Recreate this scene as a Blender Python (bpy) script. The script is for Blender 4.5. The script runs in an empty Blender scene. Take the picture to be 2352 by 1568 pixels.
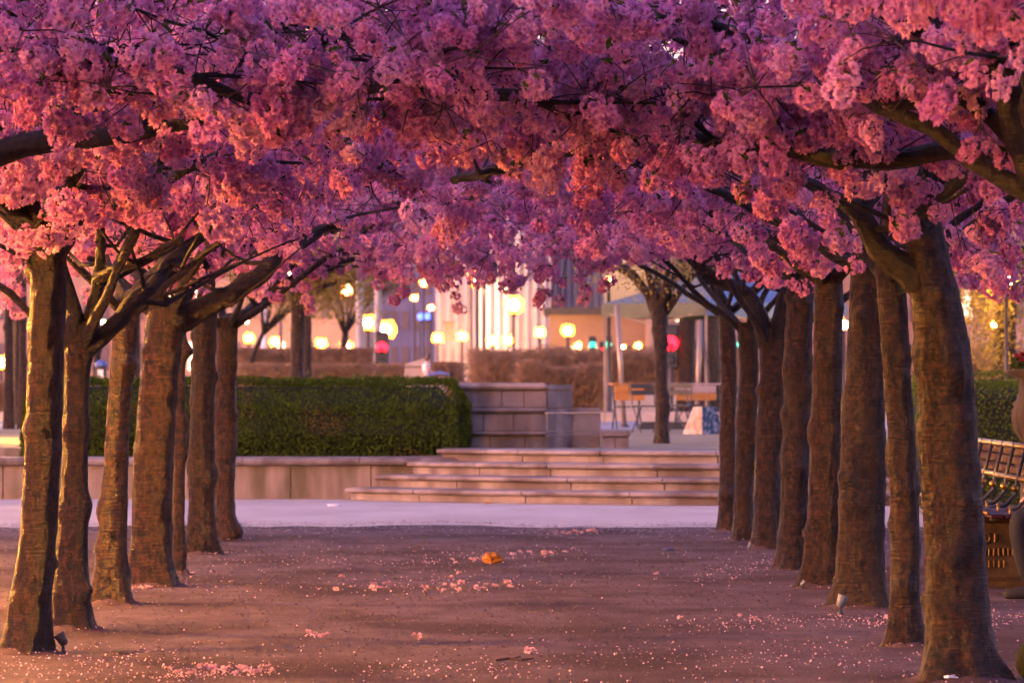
import bpy, math, random
import numpy as np
from mathutils import Vector, Matrix, noise, Euler

random.seed(7); RNG = np.random.default_rng(7)
S = bpy.context.scene
COL = S.collection
R = math.radians

# ------------------------------------------------------------------ camera
F, H, U0, V0 = 12000.0, 1.5, 1176.0, 868.0      # focal length and principal point of a 2352 px wide picture
cam = bpy.data.cameras.new('camera'); camo = bpy.data.objects.new('camera', cam); COL.objects.link(camo)
camo.location = (0, 0, H); camo.rotation_euler = (R(90), 0, 0)
cam.sensor_width = 36; cam.lens = 36 * F / 2352; cam.shift_y = (V0 - 784) / 2352
cam.clip_start = 0.5; cam.clip_end = 3000
cam.dof.use_dof = True; cam.dof.focus_distance = 30.0; cam.dof.aperture_fstop = 8.0
S.camera = camo

# ------------------------------------------------------------------ world, sun, exposure
SUN_EL, SUN_AZ = R(6), R(250)
w = bpy.data.worlds.new('World'); S.world = w; w.use_nodes = True
nt = w.node_tree; nt.nodes.clear()
sky = nt.nodes.new('ShaderNodeTexSky'); sky.sky_type = 'NISHITA'; sky.sun_disc = False
sky.sun_elevation = SUN_EL; sky.sun_rotation = SUN_AZ; sky.air_density = 1.0; sky.dust_density = 2.0
tint = nt.nodes.new('ShaderNodeMix'); tint.data_type = 'RGBA'; tint.blend_type = 'MULTIPLY'
tint.inputs['Factor'].default_value = 1.0; tint.inputs[7].default_value = (1.0, 0.66, 1.16, 1)
bg = nt.nodes.new('ShaderNodeBackground'); bg.inputs['Strength'].default_value = 0.15
wo = nt.nodes.new('ShaderNodeOutputWorld')
nt.links.new(sky.outputs[0], tint.inputs[6]); nt.links.new(tint.outputs[2], bg.inputs[0]); nt.links.new(bg.outputs[0], wo.inputs[0])
sl = bpy.data.lights.new('sun', 'SUN'); sl.energy = 0.10; sl.angle = R(12); sl.color = (1.0, 0.72, 0.62)
so = bpy.data.objects.new('sun', sl); COL.objects.link(so)
sd = Vector((math.sin(SUN_AZ) * math.cos(SUN_EL), math.cos(SUN_AZ) * math.cos(SUN_EL), math.sin(SUN_EL)))
so.rotation_euler = sd.to_track_quat('Z', 'Y').to_euler()
S.view_settings.view_transform = 'Standard'; S.view_settings.look = 'None'
S.view_settings.gamma = 1.0; S.view_settings.exposure = 2.55; S.view_settings.use_curve_mapping = False
S.render.engine = 'CYCLES'
S.cycles.use_denoising = True
S.cycles.max_bounces = 4; S.cycles.diffuse_bounces = 2; S.cycles.transmission_bounces = 3; S.cycles.use_adaptive_sampling = True; S.cycles.adaptive_threshold = .04; S.cycles.transparent_max_bounces = 8
S.cycles.sample_clamp_indirect = 4.0; S.cycles.use_light_tree = True
S.cycles.caustics_reflective = False; S.cycles.caustics_refractive = False

def P(u, v, d): return Vector(((u - U0) * d / F, d, H - (v - V0) * d / F))
def GD(v): return H * F / (v - V0)               # distance of a ground point
def XU(u, d): return (u - U0) * d / F
def ZV(v, d): return H - (v - V0) * d / F
TZ = 0.60                                         # height of the upper terrace

# ------------------------------------------------------------------ materials
def mat(name, col, col2=None, rough=.8, scale=(3, 3, 3), detail=5, bump=0.0, bscale=None, spec=.3, metal=0, mix=(.35, .65), dist=0.0, col3=None, scale3=None):
    m = bpy.data.materials.new(name); m.use_nodes = True
    n = m.node_tree.nodes; l = m.node_tree.links
    b = n['Principled BSDF']; b.inputs['Roughness'].default_value = rough
    b.inputs['Specular IOR Level'].default_value = spec; b.inputs['Metallic'].default_value = metal
    b.inputs['Base Color'].default_value = (*col, 1)
    tc = n.new('ShaderNodeTexCoord')
    out = None
    if col2:
        mp = n.new('ShaderNodeMapping'); mp.inputs['Scale'].default_value = scale
        l.new(tc.outputs['Object'], mp.inputs[0])
        ns = n.new('ShaderNodeTexNoise'); ns.inputs['Scale'].default_value = 1; ns.inputs['Detail'].default_value = detail
        ns.inputs['Roughness'].default_value = .62; ns.inputs['Distortion'].default_value = dist
        l.new(mp.outputs[0], ns.inputs['Vector'])
        rp = n.new('ShaderNodeValToRGB'); rp.color_ramp.elements[0].position = mix[0]; rp.color_ramp.elements[1].position = mix[1]
        rp.color_ramp.elements[0].color = (*col, 1); rp.color_ramp.elements[1].color = (*col2, 1)
        l.new(ns.outputs[0], rp.inputs[0]); out = rp.outputs[0]
        if col3:
            mp3 = n.new('ShaderNodeMapping'); mp3.inputs['Scale'].default_value = scale3 or scale
            l.new(tc.outputs['Object'], mp3.inputs[0])
            n3 = n.new('ShaderNodeTexNoise'); n3.inputs['Scale'].default_value = 1; n3.inputs['Detail'].default_value = 4
            l.new(mp3.outputs[0], n3.inputs['Vector'])
            r3 = n.new('ShaderNodeValToRGB'); r3.color_ramp.elements[0].position = .45; r3.color_ramp.elements[1].position = .62
            l.new(n3.outputs[0], r3.inputs[0])
            mx = n.new('ShaderNodeMix'); mx.data_type = 'RGBA'; mx.inputs[7].default_value = (*col3, 1)
            l.new(r3.outputs[0], mx.inputs['Factor']); l.new(out, mx.inputs[6]); out = mx.outputs[2]
        l.new(out, b.inputs['Base Color'])
    if bump:
        mp2 = n.new('ShaderNodeMapping'); mp2.inputs['Scale'].default_value = bscale or scale
        l.new(tc.outputs['Object'], mp2.inputs[0])
        n2 = n.new('ShaderNodeTexNoise'); n2.inputs['Scale'].default_value = 1; n2.inputs['Detail'].default_value = 6; n2.inputs['Roughness'].default_value = .7
        l.new(mp2.outputs[0], n2.inputs['Vector'])
        bp = n.new('ShaderNodeBump'); bp.inputs['Strength'].default_value = bump; bp.inputs['Distance'].default_value = .03
        l.new(n2.outputs[0], bp.inputs['Height']); l.new(bp.outputs[0], b.inputs['Normal'])
    return m

def emit(name, col, strength, base=(.8, .8, .8)):
    m = bpy.data.materials.new(name); m.use_nodes = True
    b = m.node_tree.nodes['Principled BSDF']; b.inputs['Base Color'].default_value = (*base, 1)
    b.inputs['Emission Color'].default_value = (*col, 1); b.inputs['Emission Strength'].default_value = strength
    return m

def petal_material(name, ca, cb, cc, trans=.45, varied=True):
    m = bpy.data.materials.new(name); m.use_nodes = True
    n = m.node_tree.nodes; l = m.node_tree.links; n.clear()
    o = n.new('ShaderNodeOutputMaterial'); mixs = n.new('ShaderNodeMixShader'); mixs.inputs[0].default_value = trans
    d = n.new('ShaderNodeBsdfDiffuse'); t = n.new('ShaderNodeBsdfTranslucent')
    oi = n.new('ShaderNodeObjectInfo'); rp = n.new('ShaderNodeValToRGB')
    e = rp.color_ramp.elements; e[0].position = 0; e[0].color = (*ca, 1); e[1].position = 1; e[1].color = (*cc, 1)
    k = e.new(.5); k.color = (*cb, 1)
    if varied:
        geo = n.new('ShaderNodeNewGeometry')
        ad = n.new('ShaderNodeMath'); ad.operation = 'MULTIPLY_ADD'; ad.inputs[1].default_value = .45
        mu = n.new('ShaderNodeMath'); mu.operation = 'MULTIPLY'; mu.inputs[1].default_value = .55
        l.new(oi.outputs['Random'], mu.inputs[0]); l.new(geo.outputs['Random Per Island'], ad.inputs[0]); l.new(mu.outputs[0], ad.inputs[2])
        l.new(ad.outputs[0], rp.inputs[0])
    else:
        l.new(oi.outputs['Random'], rp.inputs[0])
    l.new(rp.outputs[0], d.inputs[0]); l.new(rp.outputs[0], t.inputs[0])
    l.new(d.outputs[0], mixs.inputs[1]); l.new(t.outputs[0], mixs.inputs[2]); l.new(mixs.outputs[0], o.inputs[0])
    return m

def bark_material(name, dark, lite, moss):
    m = bpy.data.materials.new(name); m.use_nodes = True
    n = m.node_tree.nodes; l = m.node_tree.links
    b = n['Principled BSDF']; b.inputs['Roughness'].default_value = .5; b.inputs['Specular IOR Level'].default_value = .35
    tc = n.new('ShaderNodeTexCoord')
    oi = n.new('ShaderNodeObjectInfo'); mu = n.new('ShaderNodeMath'); mu.operation = 'MULTIPLY'; mu.inputs[1].default_value = 41; l.new(oi.outputs['Random'], mu.inputs[0])
    va = n.new('ShaderNodeVectorMath'); va.operation = 'ADD'; l.new(tc.outputs['Object'], va.inputs[0]); l.new(mu.outputs[0], va.inputs[1])
    def tex(scale, detail, rough, dist=0):
        mp = n.new('ShaderNodeMapping'); mp.inputs['Scale'].default_value = scale; l.new(va.outputs[0], mp.inputs[0])
        t = n.new('ShaderNodeTexNoise'); t.inputs['Scale'].default_value = 1; t.inputs['Detail'].default_value = detail
        t.inputs['Roughness'].default_value = rough; t.inputs['Distortion'].default_value = dist
        l.new(mp.outputs[0], t.inputs['Vector']); return t.outputs[0]
    def ramp(src, p0, p1, c0, c1):
        r = n.new('ShaderNodeValToRGB'); r.color_ramp.elements[0].position = p0; r.color_ramp.elements[1].position = p1
        r.color_ramp.elements[0].color = (*c0, 1); r.color_ramp.elements[1].color = (*c1, 1); l.new(src, r.inputs[0]); return r.outputs[0]
    bands = tex((7, 7, 75), 4, .65, .15)          # horizontal lenticel bands of cherry bark
    cracks = tex((26, 26, 15), 7, .8, .25)
    big = tex((3.2, 3.2, 2.2), 4, .6)
    c = ramp(cracks, .42, .60, dark, lite)
    mx = n.new('ShaderNodeMix'); mx.data_type = 'RGBA'; mx.blend_type = 'MULTIPLY'; mx.inputs['Factor'].default_value = .6
    l.new(c, mx.inputs[6]); l.new(ramp(bands, .40, .58, (.30, .27, .26), (1.5, 1.4, 1.3)), mx.inputs[7])
    m2 = n.new('ShaderNodeMix'); m2.data_type = 'RGBA'; m2.inputs[7].default_value = (*moss, 1)
    l.new(ramp(big, .5, .72, (0, 0, 0), (.75, .75, .75)), m2.inputs['Factor']); l.new(mx.outputs[2], m2.inputs[6])
    hs = n.new('ShaderNodeHueSaturation'); mr = n.new('ShaderNodeMapRange'); mr.inputs['To Min'].default_value = .72; mr.inputs['To Max'].default_value = 1.3; l.new(oi.outputs['Random'], mr.inputs[0]); l.new(mr.outputs[0], hs.inputs['Value'])
    fine = tex((70, 70, 120), 3, .6); sc_ = n.new('ShaderNodeMix'); sc_.data_type = 'RGBA'; sc_.inputs[7].default_value = (lite[0] * 2.6, lite[1] * 2.4, lite[2] * 2.2, 1)
    l.new(ramp(fine, .66, .74, (0, 0, 0), (.8, .8, .8)), sc_.inputs['Factor']); l.new(m2.outputs[2], sc_.inputs[6]); l.new(sc_.outputs[2], hs.inputs['Color']); l.new(hs.outputs[0], b.inputs['Base Color'])
    ad = n.new('ShaderNodeMath'); ad.operation = 'MULTIPLY_ADD'; ad.inputs[1].default_value = .8
    l.new(bands, ad.inputs[0]); l.new(cracks, ad.inputs[2])
    bp = n.new('ShaderNodeBump'); bp.inputs['Strength'].default_value = 1.0; bp.inputs['Distance'].default_value = .09
    l.new(ad.outputs[0], bp.inputs['Height']); l.new(bp.outputs[0], b.inputs['Normal'])
    return m

M = {}
M['bark'] = bark_material('cherry_bark', (.005, .0025, .0025), (.084, .034, .013), (.050, .030, .005))
M['bark2'] = bark_material('cherry_bark_dark', (.004, .0025, .0025), (.074, .029, .012), (.044, .025, .005))
M['bark3'] = bark_material('limb_bark', (.006, .004, .004), (.04, .023, .018), (.028, .02, .01))
M['twig'] = mat('twig', (.035, .018, .018), (.07, .04, .035), scale=(20, 20, 20))
M['petal'] = petal_material('blossom_petal', (.56, .16, .38), (.74, .33, .55), (.88, .57, .71))
M['leaf'] = petal_material('young_leaf', (.045, .07, .012), (.08, .12, .02), (.15, .14, .03), .3)
M['yellow_leaf'] = petal_material('lime_leaf', (.22, .165, .04), (.32, .25, .06), (.42, .34, .11), .4)
M['hedge_leaf'] = petal_material('box_leaf', (.03, .045, .008), (.08, .11, .016), (.17, .18, .035), .25)
M['dry_leaf'] = petal_material('dry_leaf', (.05, .04, .012), (.10, .075, .022), (.16, .11, .035), .2)
M['shoot'] = mat('shoot_twig', (.05, .05, .015), (.08, .075, .02))
M['hedge_core'] = mat('hedge_core', (.012, .018, .006))
M['shrub'] = mat('bare_twigs', (.20, .115, .065), (.36, .21, .11), scale=(4, 4, 4))
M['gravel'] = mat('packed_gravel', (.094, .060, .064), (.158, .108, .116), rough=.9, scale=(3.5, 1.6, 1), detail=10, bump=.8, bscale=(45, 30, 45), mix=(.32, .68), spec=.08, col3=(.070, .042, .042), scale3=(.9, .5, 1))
M['pebble'] = petal_material('pebble', (.05, .034, .028), (.10, .07, .06), (.19, .14, .125), 0.0)
M['terrace'] = mat('terrace_gravel', (.15, .125, .075), (.22, .185, .115), rough=.9, scale=(1, .4, 1), bump=.4, bscale=(30, 30, 30))
M['pave'] = mat('plaza_gravel', (.40, .315, .26), (.50, .41, .345), rough=.9, scale=(.9, .35, 1), detail=8, bump=.4, bscale=(40, 40, 40))  # pale tone also carries the open-sky light beyond the canopy
M['road'] = mat('pale_paving', (.22, .20, .22), (.29, .27, .29), rough=.7, scale=(1, .5, 1))
M['lawn'] = mat('lawn', (.10, .13, .03), (.19, .19, .06), scale=(3, 2, 1), bump=.6, bscale=(60, 60, 60))
M['granite'] = mat('granite', (.185, .145, .130), (.28, .23, .21), rough=.75, scale=(2.2, 2.2, 5), detail=8, bump=.35, bscale=(50, 50, 50), col3=(.11, .08, .07), scale3=(2.1, 2.1, .8))
M['pier'] = mat('pier_stone', (.22, .155, .125), (.31, .23, .19), rough=.8, scale=(2.5, 2.5, 4), detail=8, bump=.3, bscale=(45, 45, 45), col3=(.15, .105, .085), scale3=(3, 3, 1))
M['stained'] = mat('stained_granite', (.19, .135, .10), (.28, .21, .165), rough=.8, scale=(5, 5, .7), detail=6, bump=.35, bscale=(40, 40, 40), col3=(.11, .085, .045), scale3=(2.4, 2.4, .5))
M['mortar'] = mat('dark_joint', (.07, .05, .042), (.10, .075, .06))
M['stone_pale'] = mat('pale_stone', (.36, .28, .23), (.46, .38, .32), scale=(3, 3, 3), bump=.2, bscale=(30, 30, 30))
M['petal_ground'] = petal_material('fallen_petal', (.50, .28, .32), (.66, .40, .43), (.80, .55, .57), .25)
M['iron'] = mat('black_iron', (.02, .02, .022), (.035, .033, .035), rough=.45, spec=.5)
M['pole'] = mat('painted_pole', (.30, .26, .25), (.38, .33, .31), rough=.5, scale=(4, 4, 2))
M['darkpole'] = mat('dark_pole', (.06, .05, .05), (.09, .075, .07), rough=.5)
M['lamp'] = emit('lamp_warm', (1.0, .40, .05), 1750)
M['lamp_mid'] = emit('lamp_mid', (1.0, .45, .07), 620)
M['lamp_front'] = emit('lamp_front', (1.0, .42, .10), 85)
M['lamp_dim'] = emit('lamp_dim', (1.0, .50, .12), 140)
M['lamp_terrace'] = emit('lamp_terrace', (1.0, .52, .16), 650)
M['lamp_far'] = emit('lamp_far', (1.0, .54, .18), 115)
def frosted_material():
    m = bpy.data.materials.new('frosted_glass'); m.use_nodes = True; n = m.node_tree.nodes; l = m.node_tree.links; n.clear()
    o = n.new('ShaderNodeOutputMaterial'); mx = n.new('ShaderNodeMixShader'); mx.inputs[0].default_value = .3
    tr = n.new('ShaderNodeBsdfTransparent'); tl = n.new('ShaderNodeBsdfTranslucent'); tl.inputs[0].default_value = (.9, .26, .03, 1)
    l.new(tr.outputs[0], mx.inputs[1]); l.new(tl.outputs[0], mx.inputs[2]); l.new(mx.outputs[0], o.inputs[0]); return m
M['frosted'] = frosted_material()  # amber tint imitates the orange halo round the far lamps
M['lamp_fairy'] = emit('lamp_fairy', (1.0, .66, .28), 40)
M['red'] = emit('signal_red', (1.0, .006, .016), 2.2, (.2, .005, .01))
M['green'] = emit('signal_green', (.04, .95, .62), .6, (.01, .2, .12))
M['blue'] = emit('blue_light', (.07, .12, 1.0), 1.2, (.02, .03, .2))
M['window_lit'] = emit('window_lit', (1.0, .58, .22), .55)
M['tent_top'] = mat('tent_top', (.085, .12, .135), (.115, .155, .17), scale=(2, 2, 2), bump=.2, bscale=(4, 4, 9))
M['tent_blue'] = mat('tent_side', (.09, .15, .25), (.13, .20, .31), scale=(2, 2, 2), bump=.2, bscale=(4, 4, 9))
M['valance'] = mat('tent_valance', (.075, .082, .05), (.105, .11, .068), scale=(2, 2, 6), bump=.5, bscale=(2, 2, 12))
M['steel'] = mat('tent_steel', (.26, .19, .14), (.32, .25, .19), rough=.35, metal=.3)
M['wood'] = mat('orange_wood', (.34, .14, .03), (.44, .20, .05), rough=.6, scale=(2, 20, 20))
M['wood_pale'] = mat('pale_wood', (.30, .23, .205), (.38, .30, .27), rough=.6, scale=(2, 20, 20))
M['blue_paint'] = mat('blue_paint', (.012, .04, .08), (.02, .055, .10), scale=(6, 6, 6), col3=(.25, .25, .30), scale3=(16, 16, 16))
M['beige_paint'] = mat('beige_paint', (.20, .155, .115), (.26, .205, .155), scale=(6, 6, 6), col3=(.36, .30, .26), scale3=(9, 9, 5))
M['redpaint'] = mat('bench_red', (.022, .003, .006), (.036, .005, .009), rough=.6, scale=(2, 6, 6), spec=.15)
M['brass'] = mat('bench_brass', (.26, .14, .03), (.34, .19, .045), rough=.3, metal=.85, scale=(6, 6, 6))
M['letter'] = mat('gilt_letter', (.10, .055, .012), (.14, .08, .018), rough=.4, metal=.5, scale=(9, 9, 9))
M['cast_amber'] = mat('amber_toned_iron', (.035, .02, .007), (.07, .04, .012), rough=.45, metal=.4, scale=(9, 9, 9), bump=.3, bscale=(30, 30, 30))  # amber lamplight on the cast iron is put into its colour
M['denim'] = mat('navy_denim', (.003, .004, .010), (.006, .008, .017), scale=(60, 60, 60), bump=.3, bscale=(12, 12, 30))
M['skin'] = mat('skin', (.50, .30, .22), (.56, .35, .26))
M['shirt'] = mat('white_shirt', (.62, .56, .58), (.70, .64, .66), scale=(9, 9, 9))
M['jeans'] = mat('blue_jeans', (.12, .14, .34), (.17, .19, .42), scale=(30, 30, 30))
M['hair'] = mat('dark_hair', (.03, .02, .018), (.05, .03, .025), scale=(30, 30, 30))
M['shoe'] = mat('dark_shoe', (.015, .014, .014), (.03, .028, .028))
M['bag'] = mat('brown_paper', (.25, .095, .015), (.34, .14, .025), scale=(9, 9, 9), bump=.6, bscale=(22, 22, 22))
M['paper'] = mat('white_paper', (.72, .70, .72), (.80, .78, .80))
M['navy'] = mat('navy_wrapper', (.03, .04, .10), (.05, .06, .15))
M['facade'] = mat('pale_facade', (.42, .34, .335), (.50, .42, .41), scale=(.3, .3, .15), detail=4)
M['facade_grey'] = mat('slate_facade', (.15, .14, .19), (.20, .185, .25), scale=(.3, .3, .3))
M['facade_pink'] = mat('pink_facade', (.40, .24, .16), (.50, .31, .21), scale=(.3, .3, .3))  # base colour warmed to stand in for sodium street light
M['pane'] = mat('dark_pane', (.16, .11, .10), (.20, .14, .12), rough=.2, spec=.5)
M['facade_pane'] = mat('pale_pane', (.44, .36, .38), (.50, .42, .43), rough=.3)
M['roof'] = mat('dark_roof', (.08, .07, .08), (.11, .10, .11))
M['redsign'] = mat('red_cloth', (.55, .06, .07), (.62, .09, .09))
M['urn'] = mat('urn_stone', (.06, .042, .022), (.10, .07, .036), scale=(5, 5, 5), bump=.3, bscale=(30, 30, 30))
M['flower_red'] = petal_material('red_petal', (.30, .01, .03), (.42, .02, .06), (.50, .08, .13), .3)
M['moss'] = mat('moss', (.06, .065, .012), (.12, .11, .025), scale=(20, 20, 20), bump=1, bscale=(60, 60, 60))
M['uplight'] = mat('uplight_grey', (.03, .028, .03), (.07, .065, .07), rough=.5, scale=(20, 20, 20))
M['uplight_pale'] = mat('uplight_pale', (.10, .12, .16), (.15, .17, .22), rough=.4)
M['white'] = mat('white_plate', (.7, .68, .68))
M['bluelid'] = mat('blue_lid', (.05, .08, .26), (.07, .11, .32), rough=.4)
M['brownbin'] = mat('bin_dark', (.05, .045, .05), (.07, .06, .06))

# ------------------------------------------------------------------ mesh helpers
class MB:
    def __init__(s): s.v = []; s.f = []; s.n = 0
    def add(s, v, f):
        v = [tuple(p) for p in v]; s.v += v; s.f += [tuple(i + s.n for i in q) for q in f]; s.n += len(v); return s
    def box(s, a, b, M4=None):
        x0, y0, z0 = a; x1, y1, z1 = b
        vs = [Vector(p) for p in ((x0,y0,z0),(x1,y0,z0),(x1,y1,z0),(x0,y1,z0),(x0,y0,z1),(x1,y0,z1),(x1,y1,z1),(x0,y1,z1))]
        if M4 is not None: vs = [M4 @ p for p in vs]
        return s.add(vs, [(3,2,1,0),(4,5,6,7),(0,1,5,4),(1,2,6,5),(2,3,7,6),(3,0,4,7)])
    def bbox(s, a, b, c=.01):                     # box with chamfered vertical and top edges
        x0, y0, z0 = a; x1, y1, z1 = b
        def ring(i, z): return [(x0+i+c,y0+i,z),(x1-i-c,y0+i,z),(x1-i,y0+i+c,z),(x1-i,y1-i-c,z),(x1-i-c,y1-i,z),(x0+i+c,y1-i,z),(x0+i,y1-i-c,z),(x0+i,y0+i+c,z)]
        rings = [ring(c, z0), ring(0, z0 + c), ring(0, z1 - c), ring(c, z1)]
        return s.rings(rings)
    def rings(s, rings, cap=True):
        k = len(rings[0]); vs = [p for r in rings for p in r]; fs = []
        for i in range(len(rings) - 1):
            for j in range(k):
                a = i * k + j; b = i * k + (j + 1) % k
                fs.append((a, b, b + k, a + k))
        if cap: fs.append(tuple(range(k - 1, -1, -1))); fs.append(tuple(range((len(rings) - 1) * k, len(rings) * k)))
        return s.add(vs, fs)
    def tube(s, pts, rad, sides=8, cap=True, jitter=0):
        pts = [Vector(p) for p in pts]; n = len(pts)
        if not hasattr(rad, '__len__'): rad = [rad] * n
        ref = None; rings = []
        for i, p in enumerate(pts):
            t = (pts[min(i + 1, n - 1)] - pts[max(i - 1, 0)]); t = t.normalized() if t.length > 1e-9 else Vector((0, 0, 1))
            if ref is None: ref = t.orthogonal().normalized()
            ref = (ref - t * ref.dot(t)); ref = ref.normalized() if ref.length > 1e-6 else t.orthogonal().normalized()
            b = t.cross(ref); ring = []
            for k in range(sides):
                a = 2 * math.pi * k / sides; o = ref * math.cos(a) + b * math.sin(a)
                rr = rad[i]
                if jitter: rr *= 1 + jitter * noise.noise((p + o * rr) * 6.0) + jitter * .5 * noise.noise((p + o * rr) * 17.0)
                ring.append(p + o * rr)
            rings.append(ring)
        return s.rings(rings, cap)
    def lathe(s, prof, c=(0, 0, 0), sides=20, cap=True):
        return s.rings([[(c[0] + r * math.cos(2*math.pi*k/sides), c[1] + r * math.sin(2*math.pi*k/sides), c[2] + z) for k in range(sides)] for r, z in prof], cap)
    def build(s, name, m, parent=None, smooth=False, loc=None):
        me = bpy.data.meshes.new(name); me.from_pydata(s.v, [], s.f); me.update()
        if smooth: me.polygons.foreach_set('use_smooth', [True] * len(me.polygons))
        return obj(name, me, m, parent, loc)

def obj(name, me, m, parent=None, loc=None):
    o = bpy.data.objects.new(name, me); COL.objects.link(o)
    if m is not None and not me.materials: me.materials.append(M[m] if isinstance(m, str) else m)
    if parent is not None: o.parent = parent
    if loc is not None: o.location = loc
    return o
def thing(name, loc, label, cat, group=None, rz=0):
    o = bpy.data.objects.new(name, None); COL.objects.link(o); o.location = loc; o.rotation_euler = (0, 0, rz)
    o.empty_display_size = .1
    return tag(o, label, cat, group)
def tag(o, label, cat, group=None):
    o['label'] = label; o['category'] = cat
    if group: o['group'] = group
    return o
def struct(o): o['kind'] = 'structure'; return o
def stuff(o): o['kind'] = 'stuff'; return o
def npmesh(name, V, Fq):
    me = bpy.data.meshes.new(name); nv = len(V); nf = len(Fq); k = Fq.shape[1]
    me.vertices.add(nv); me.vertices.foreach_set('co', np.ascontiguousarray(V, np.float32).ravel())
    me.loops.add(nf * k); me.loops.foreach_set('vertex_index', np.ascontiguousarray(Fq, np.int32).ravel())
    me.polygons.add(nf); me.polygons.foreach_set('loop_start', np.arange(0, nf * k, k, dtype=np.int32))
    me.update(calc_edges=True); me.validate(); return me
def unit(a): return a / np.maximum(np.linalg.norm(a, axis=1, keepdims=True), 1e-9)
def leaf_quads(name, pts, nrm, size, spread=.9, aspect=.6):
    """many small kite-shaped leaves, one quad each, facing roughly along nrm"""
    n = len(pts); nn = unit(nrm + RNG.normal(0, spread, (n, 3))); a = unit(np.cross(nn, RNG.normal(0, 1, (n, 3)))); b = np.cross(nn, a)
    s = (size * RNG.uniform(.6, 1.35, n))[:, None]
    V = np.stack([pts - a*s, pts + b*s*aspect + nn*s*.15, pts + a*s, pts - b*s*aspect + nn*s*.15], 1).reshape(-1, 3)
    return npmesh(name, V, np.arange(4 * n).reshape(n, 4))
def sticks(name, A, B, ra, rb):
    """thin three-sided sticks from A to B"""
    n = len(A); t = unit(B - A); x = unit(np.cross(t, np.array([[.31, .17, .93]]) + RNG.normal(0, .01, (n, 3)))); y = np.cross(t, x); V = []
    for c, r in ((A, ra), (B, rb)):
        r = np.broadcast_to(np.asarray(r, float).reshape(-1, 1) if np.ndim(r) else np.full((n, 1), r), (n, 1))
        for k in range(3):
            an = 2 * math.pi * k / 3; V.append(c + (x * math.cos(an) + y * math.sin(an)) * r)
    V = np.stack(V, 1).reshape(-1, 3); o = np.arange(n)[:, None] * 6
    Q = np.concatenate([o + np.array([[k, (k + 1) % 3, 3 + (k + 1) % 3, 3 + k]]) for k in range(3)], 0)
    return npmesh(name, V, Q)
def spline(pts, per=6):
    """Catmull-Rom through (x,y,z,r) tuples"""
    p = [np.array(q, float) for q in pts]; p = [2*p[0]-p[1]] + p + [2*p[-1]-p[-2]]; out = []
    for i in range(1, len(p) - 2):
        for k in range(per):
            t = k / per; a, b, c, d = p[i-1], p[i], p[i+1], p[i+2]
            out.append(.5 * ((2*b) + (-a+c)*t + (2*a-5*b+4*c-d)*t*t + (-a+3*b-3*c+d)*t**3))
    out.append(p[-2]); return out

# ================================================================== THE SETTING
def sheet(name, x0, x1, y0, y1, z, m, nx=1, ny=1, amp=0):
    xs = np.linspace(x0, x1, nx + 1); ys = np.linspace(y0, y1, ny + 1)
    V = [(x, y, z + (amp * (noise.noise(Vector((x * .7, y * .35, 0))) + .5 * noise.noise(Vector((x * 2.1, y * 1.3, 3)))) if amp else 0)) for y in ys for x in xs]
    Fq = [(j*(nx+1)+i, j*(nx+1)+i+1, (j+1)*(nx+1)+i+1, (j+1)*(nx+1)+i) for j in range(ny) for i in range(nx)]
    return struct(MB().add(V, Fq).build(name, m, smooth=True))
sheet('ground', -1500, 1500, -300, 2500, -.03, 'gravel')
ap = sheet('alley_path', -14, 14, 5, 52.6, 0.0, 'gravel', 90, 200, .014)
for v_ in ap.data.vertices:
    x_, y_, z_ = v_.co
    if y_ > 48.5: v_.co.z = max(z_, .003)
    if y_ > 52.5: v_.co.y += 2.6 * noise.noise(Vector((x_ * .45, 0, 1))) + .7 * noise.noise(Vector((x_ * 2.1, 0, 2)))
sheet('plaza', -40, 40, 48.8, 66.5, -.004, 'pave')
sheet('terrace', -60, 60, 66.4, 92, TZ, 'terrace')
sheet('cross_path', -60, 60, 92, 109, TZ - .004, 'road')
sheet('lawn', -60, 60, 109.2, 160, TZ - .008, 'lawn')
sheet('street', -400, 400, 160, 900, TZ - .012, 'road')

# retaining wall left of the steps : slabs of stone with a coping, each its own piece
WZ = .515
struct(MB().box((-60, 66.36, .3), (-.6, 66.46, TZ + .012)).build('terrace_kerb', 'granite'))
sheet('planting_bed', -40, -.5, 65.5, 66.5, WZ - .02, 'gravel')
def wall_d(x):                                    # the foot of the wall runs slightly away to the left
    return 64.9 + .02 * (x + 6)
rw = thing('retaining_wall', (0, 0, 0), 'low stained stone retaining wall with pale coping below the long box hedge', 'wall')
b = MB(); b.box((-40, 65.12, 0), (0.4, 65.6, WZ - .09)); b.build('core', 'mortar', rw)
xs = [-40, -30, -22, -16, -12, -9.2, -6.33, -4.4, -2.75, -1.75, -.45]
for a, c in zip(xs[:-1], xs[1:]):
    MB().bbox((a + .006, 64.98, -.02), (c - .006, 65.2, WZ - .10), .006).build('stone', 'stained', rw)
xs = [-40, -30, -22, -16, -11, -8.4, -6.6, -5.0, -3.35, -1.9, -.5]
for a, c in zip(xs[:-1], xs[1:]):
    prof = [(64.93, WZ-.10), (64.88, WZ-.085), (64.86, WZ-.05), (64.88, WZ-.018), (64.92, WZ-.002), (65.55, WZ+.004), (65.55, WZ-.10)]
    MB().rings([[(a + .005, y, z) for y, z in prof], [(c - .005, y, z) for y, z in prof]]).build('coping', 'granite', rw)

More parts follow.
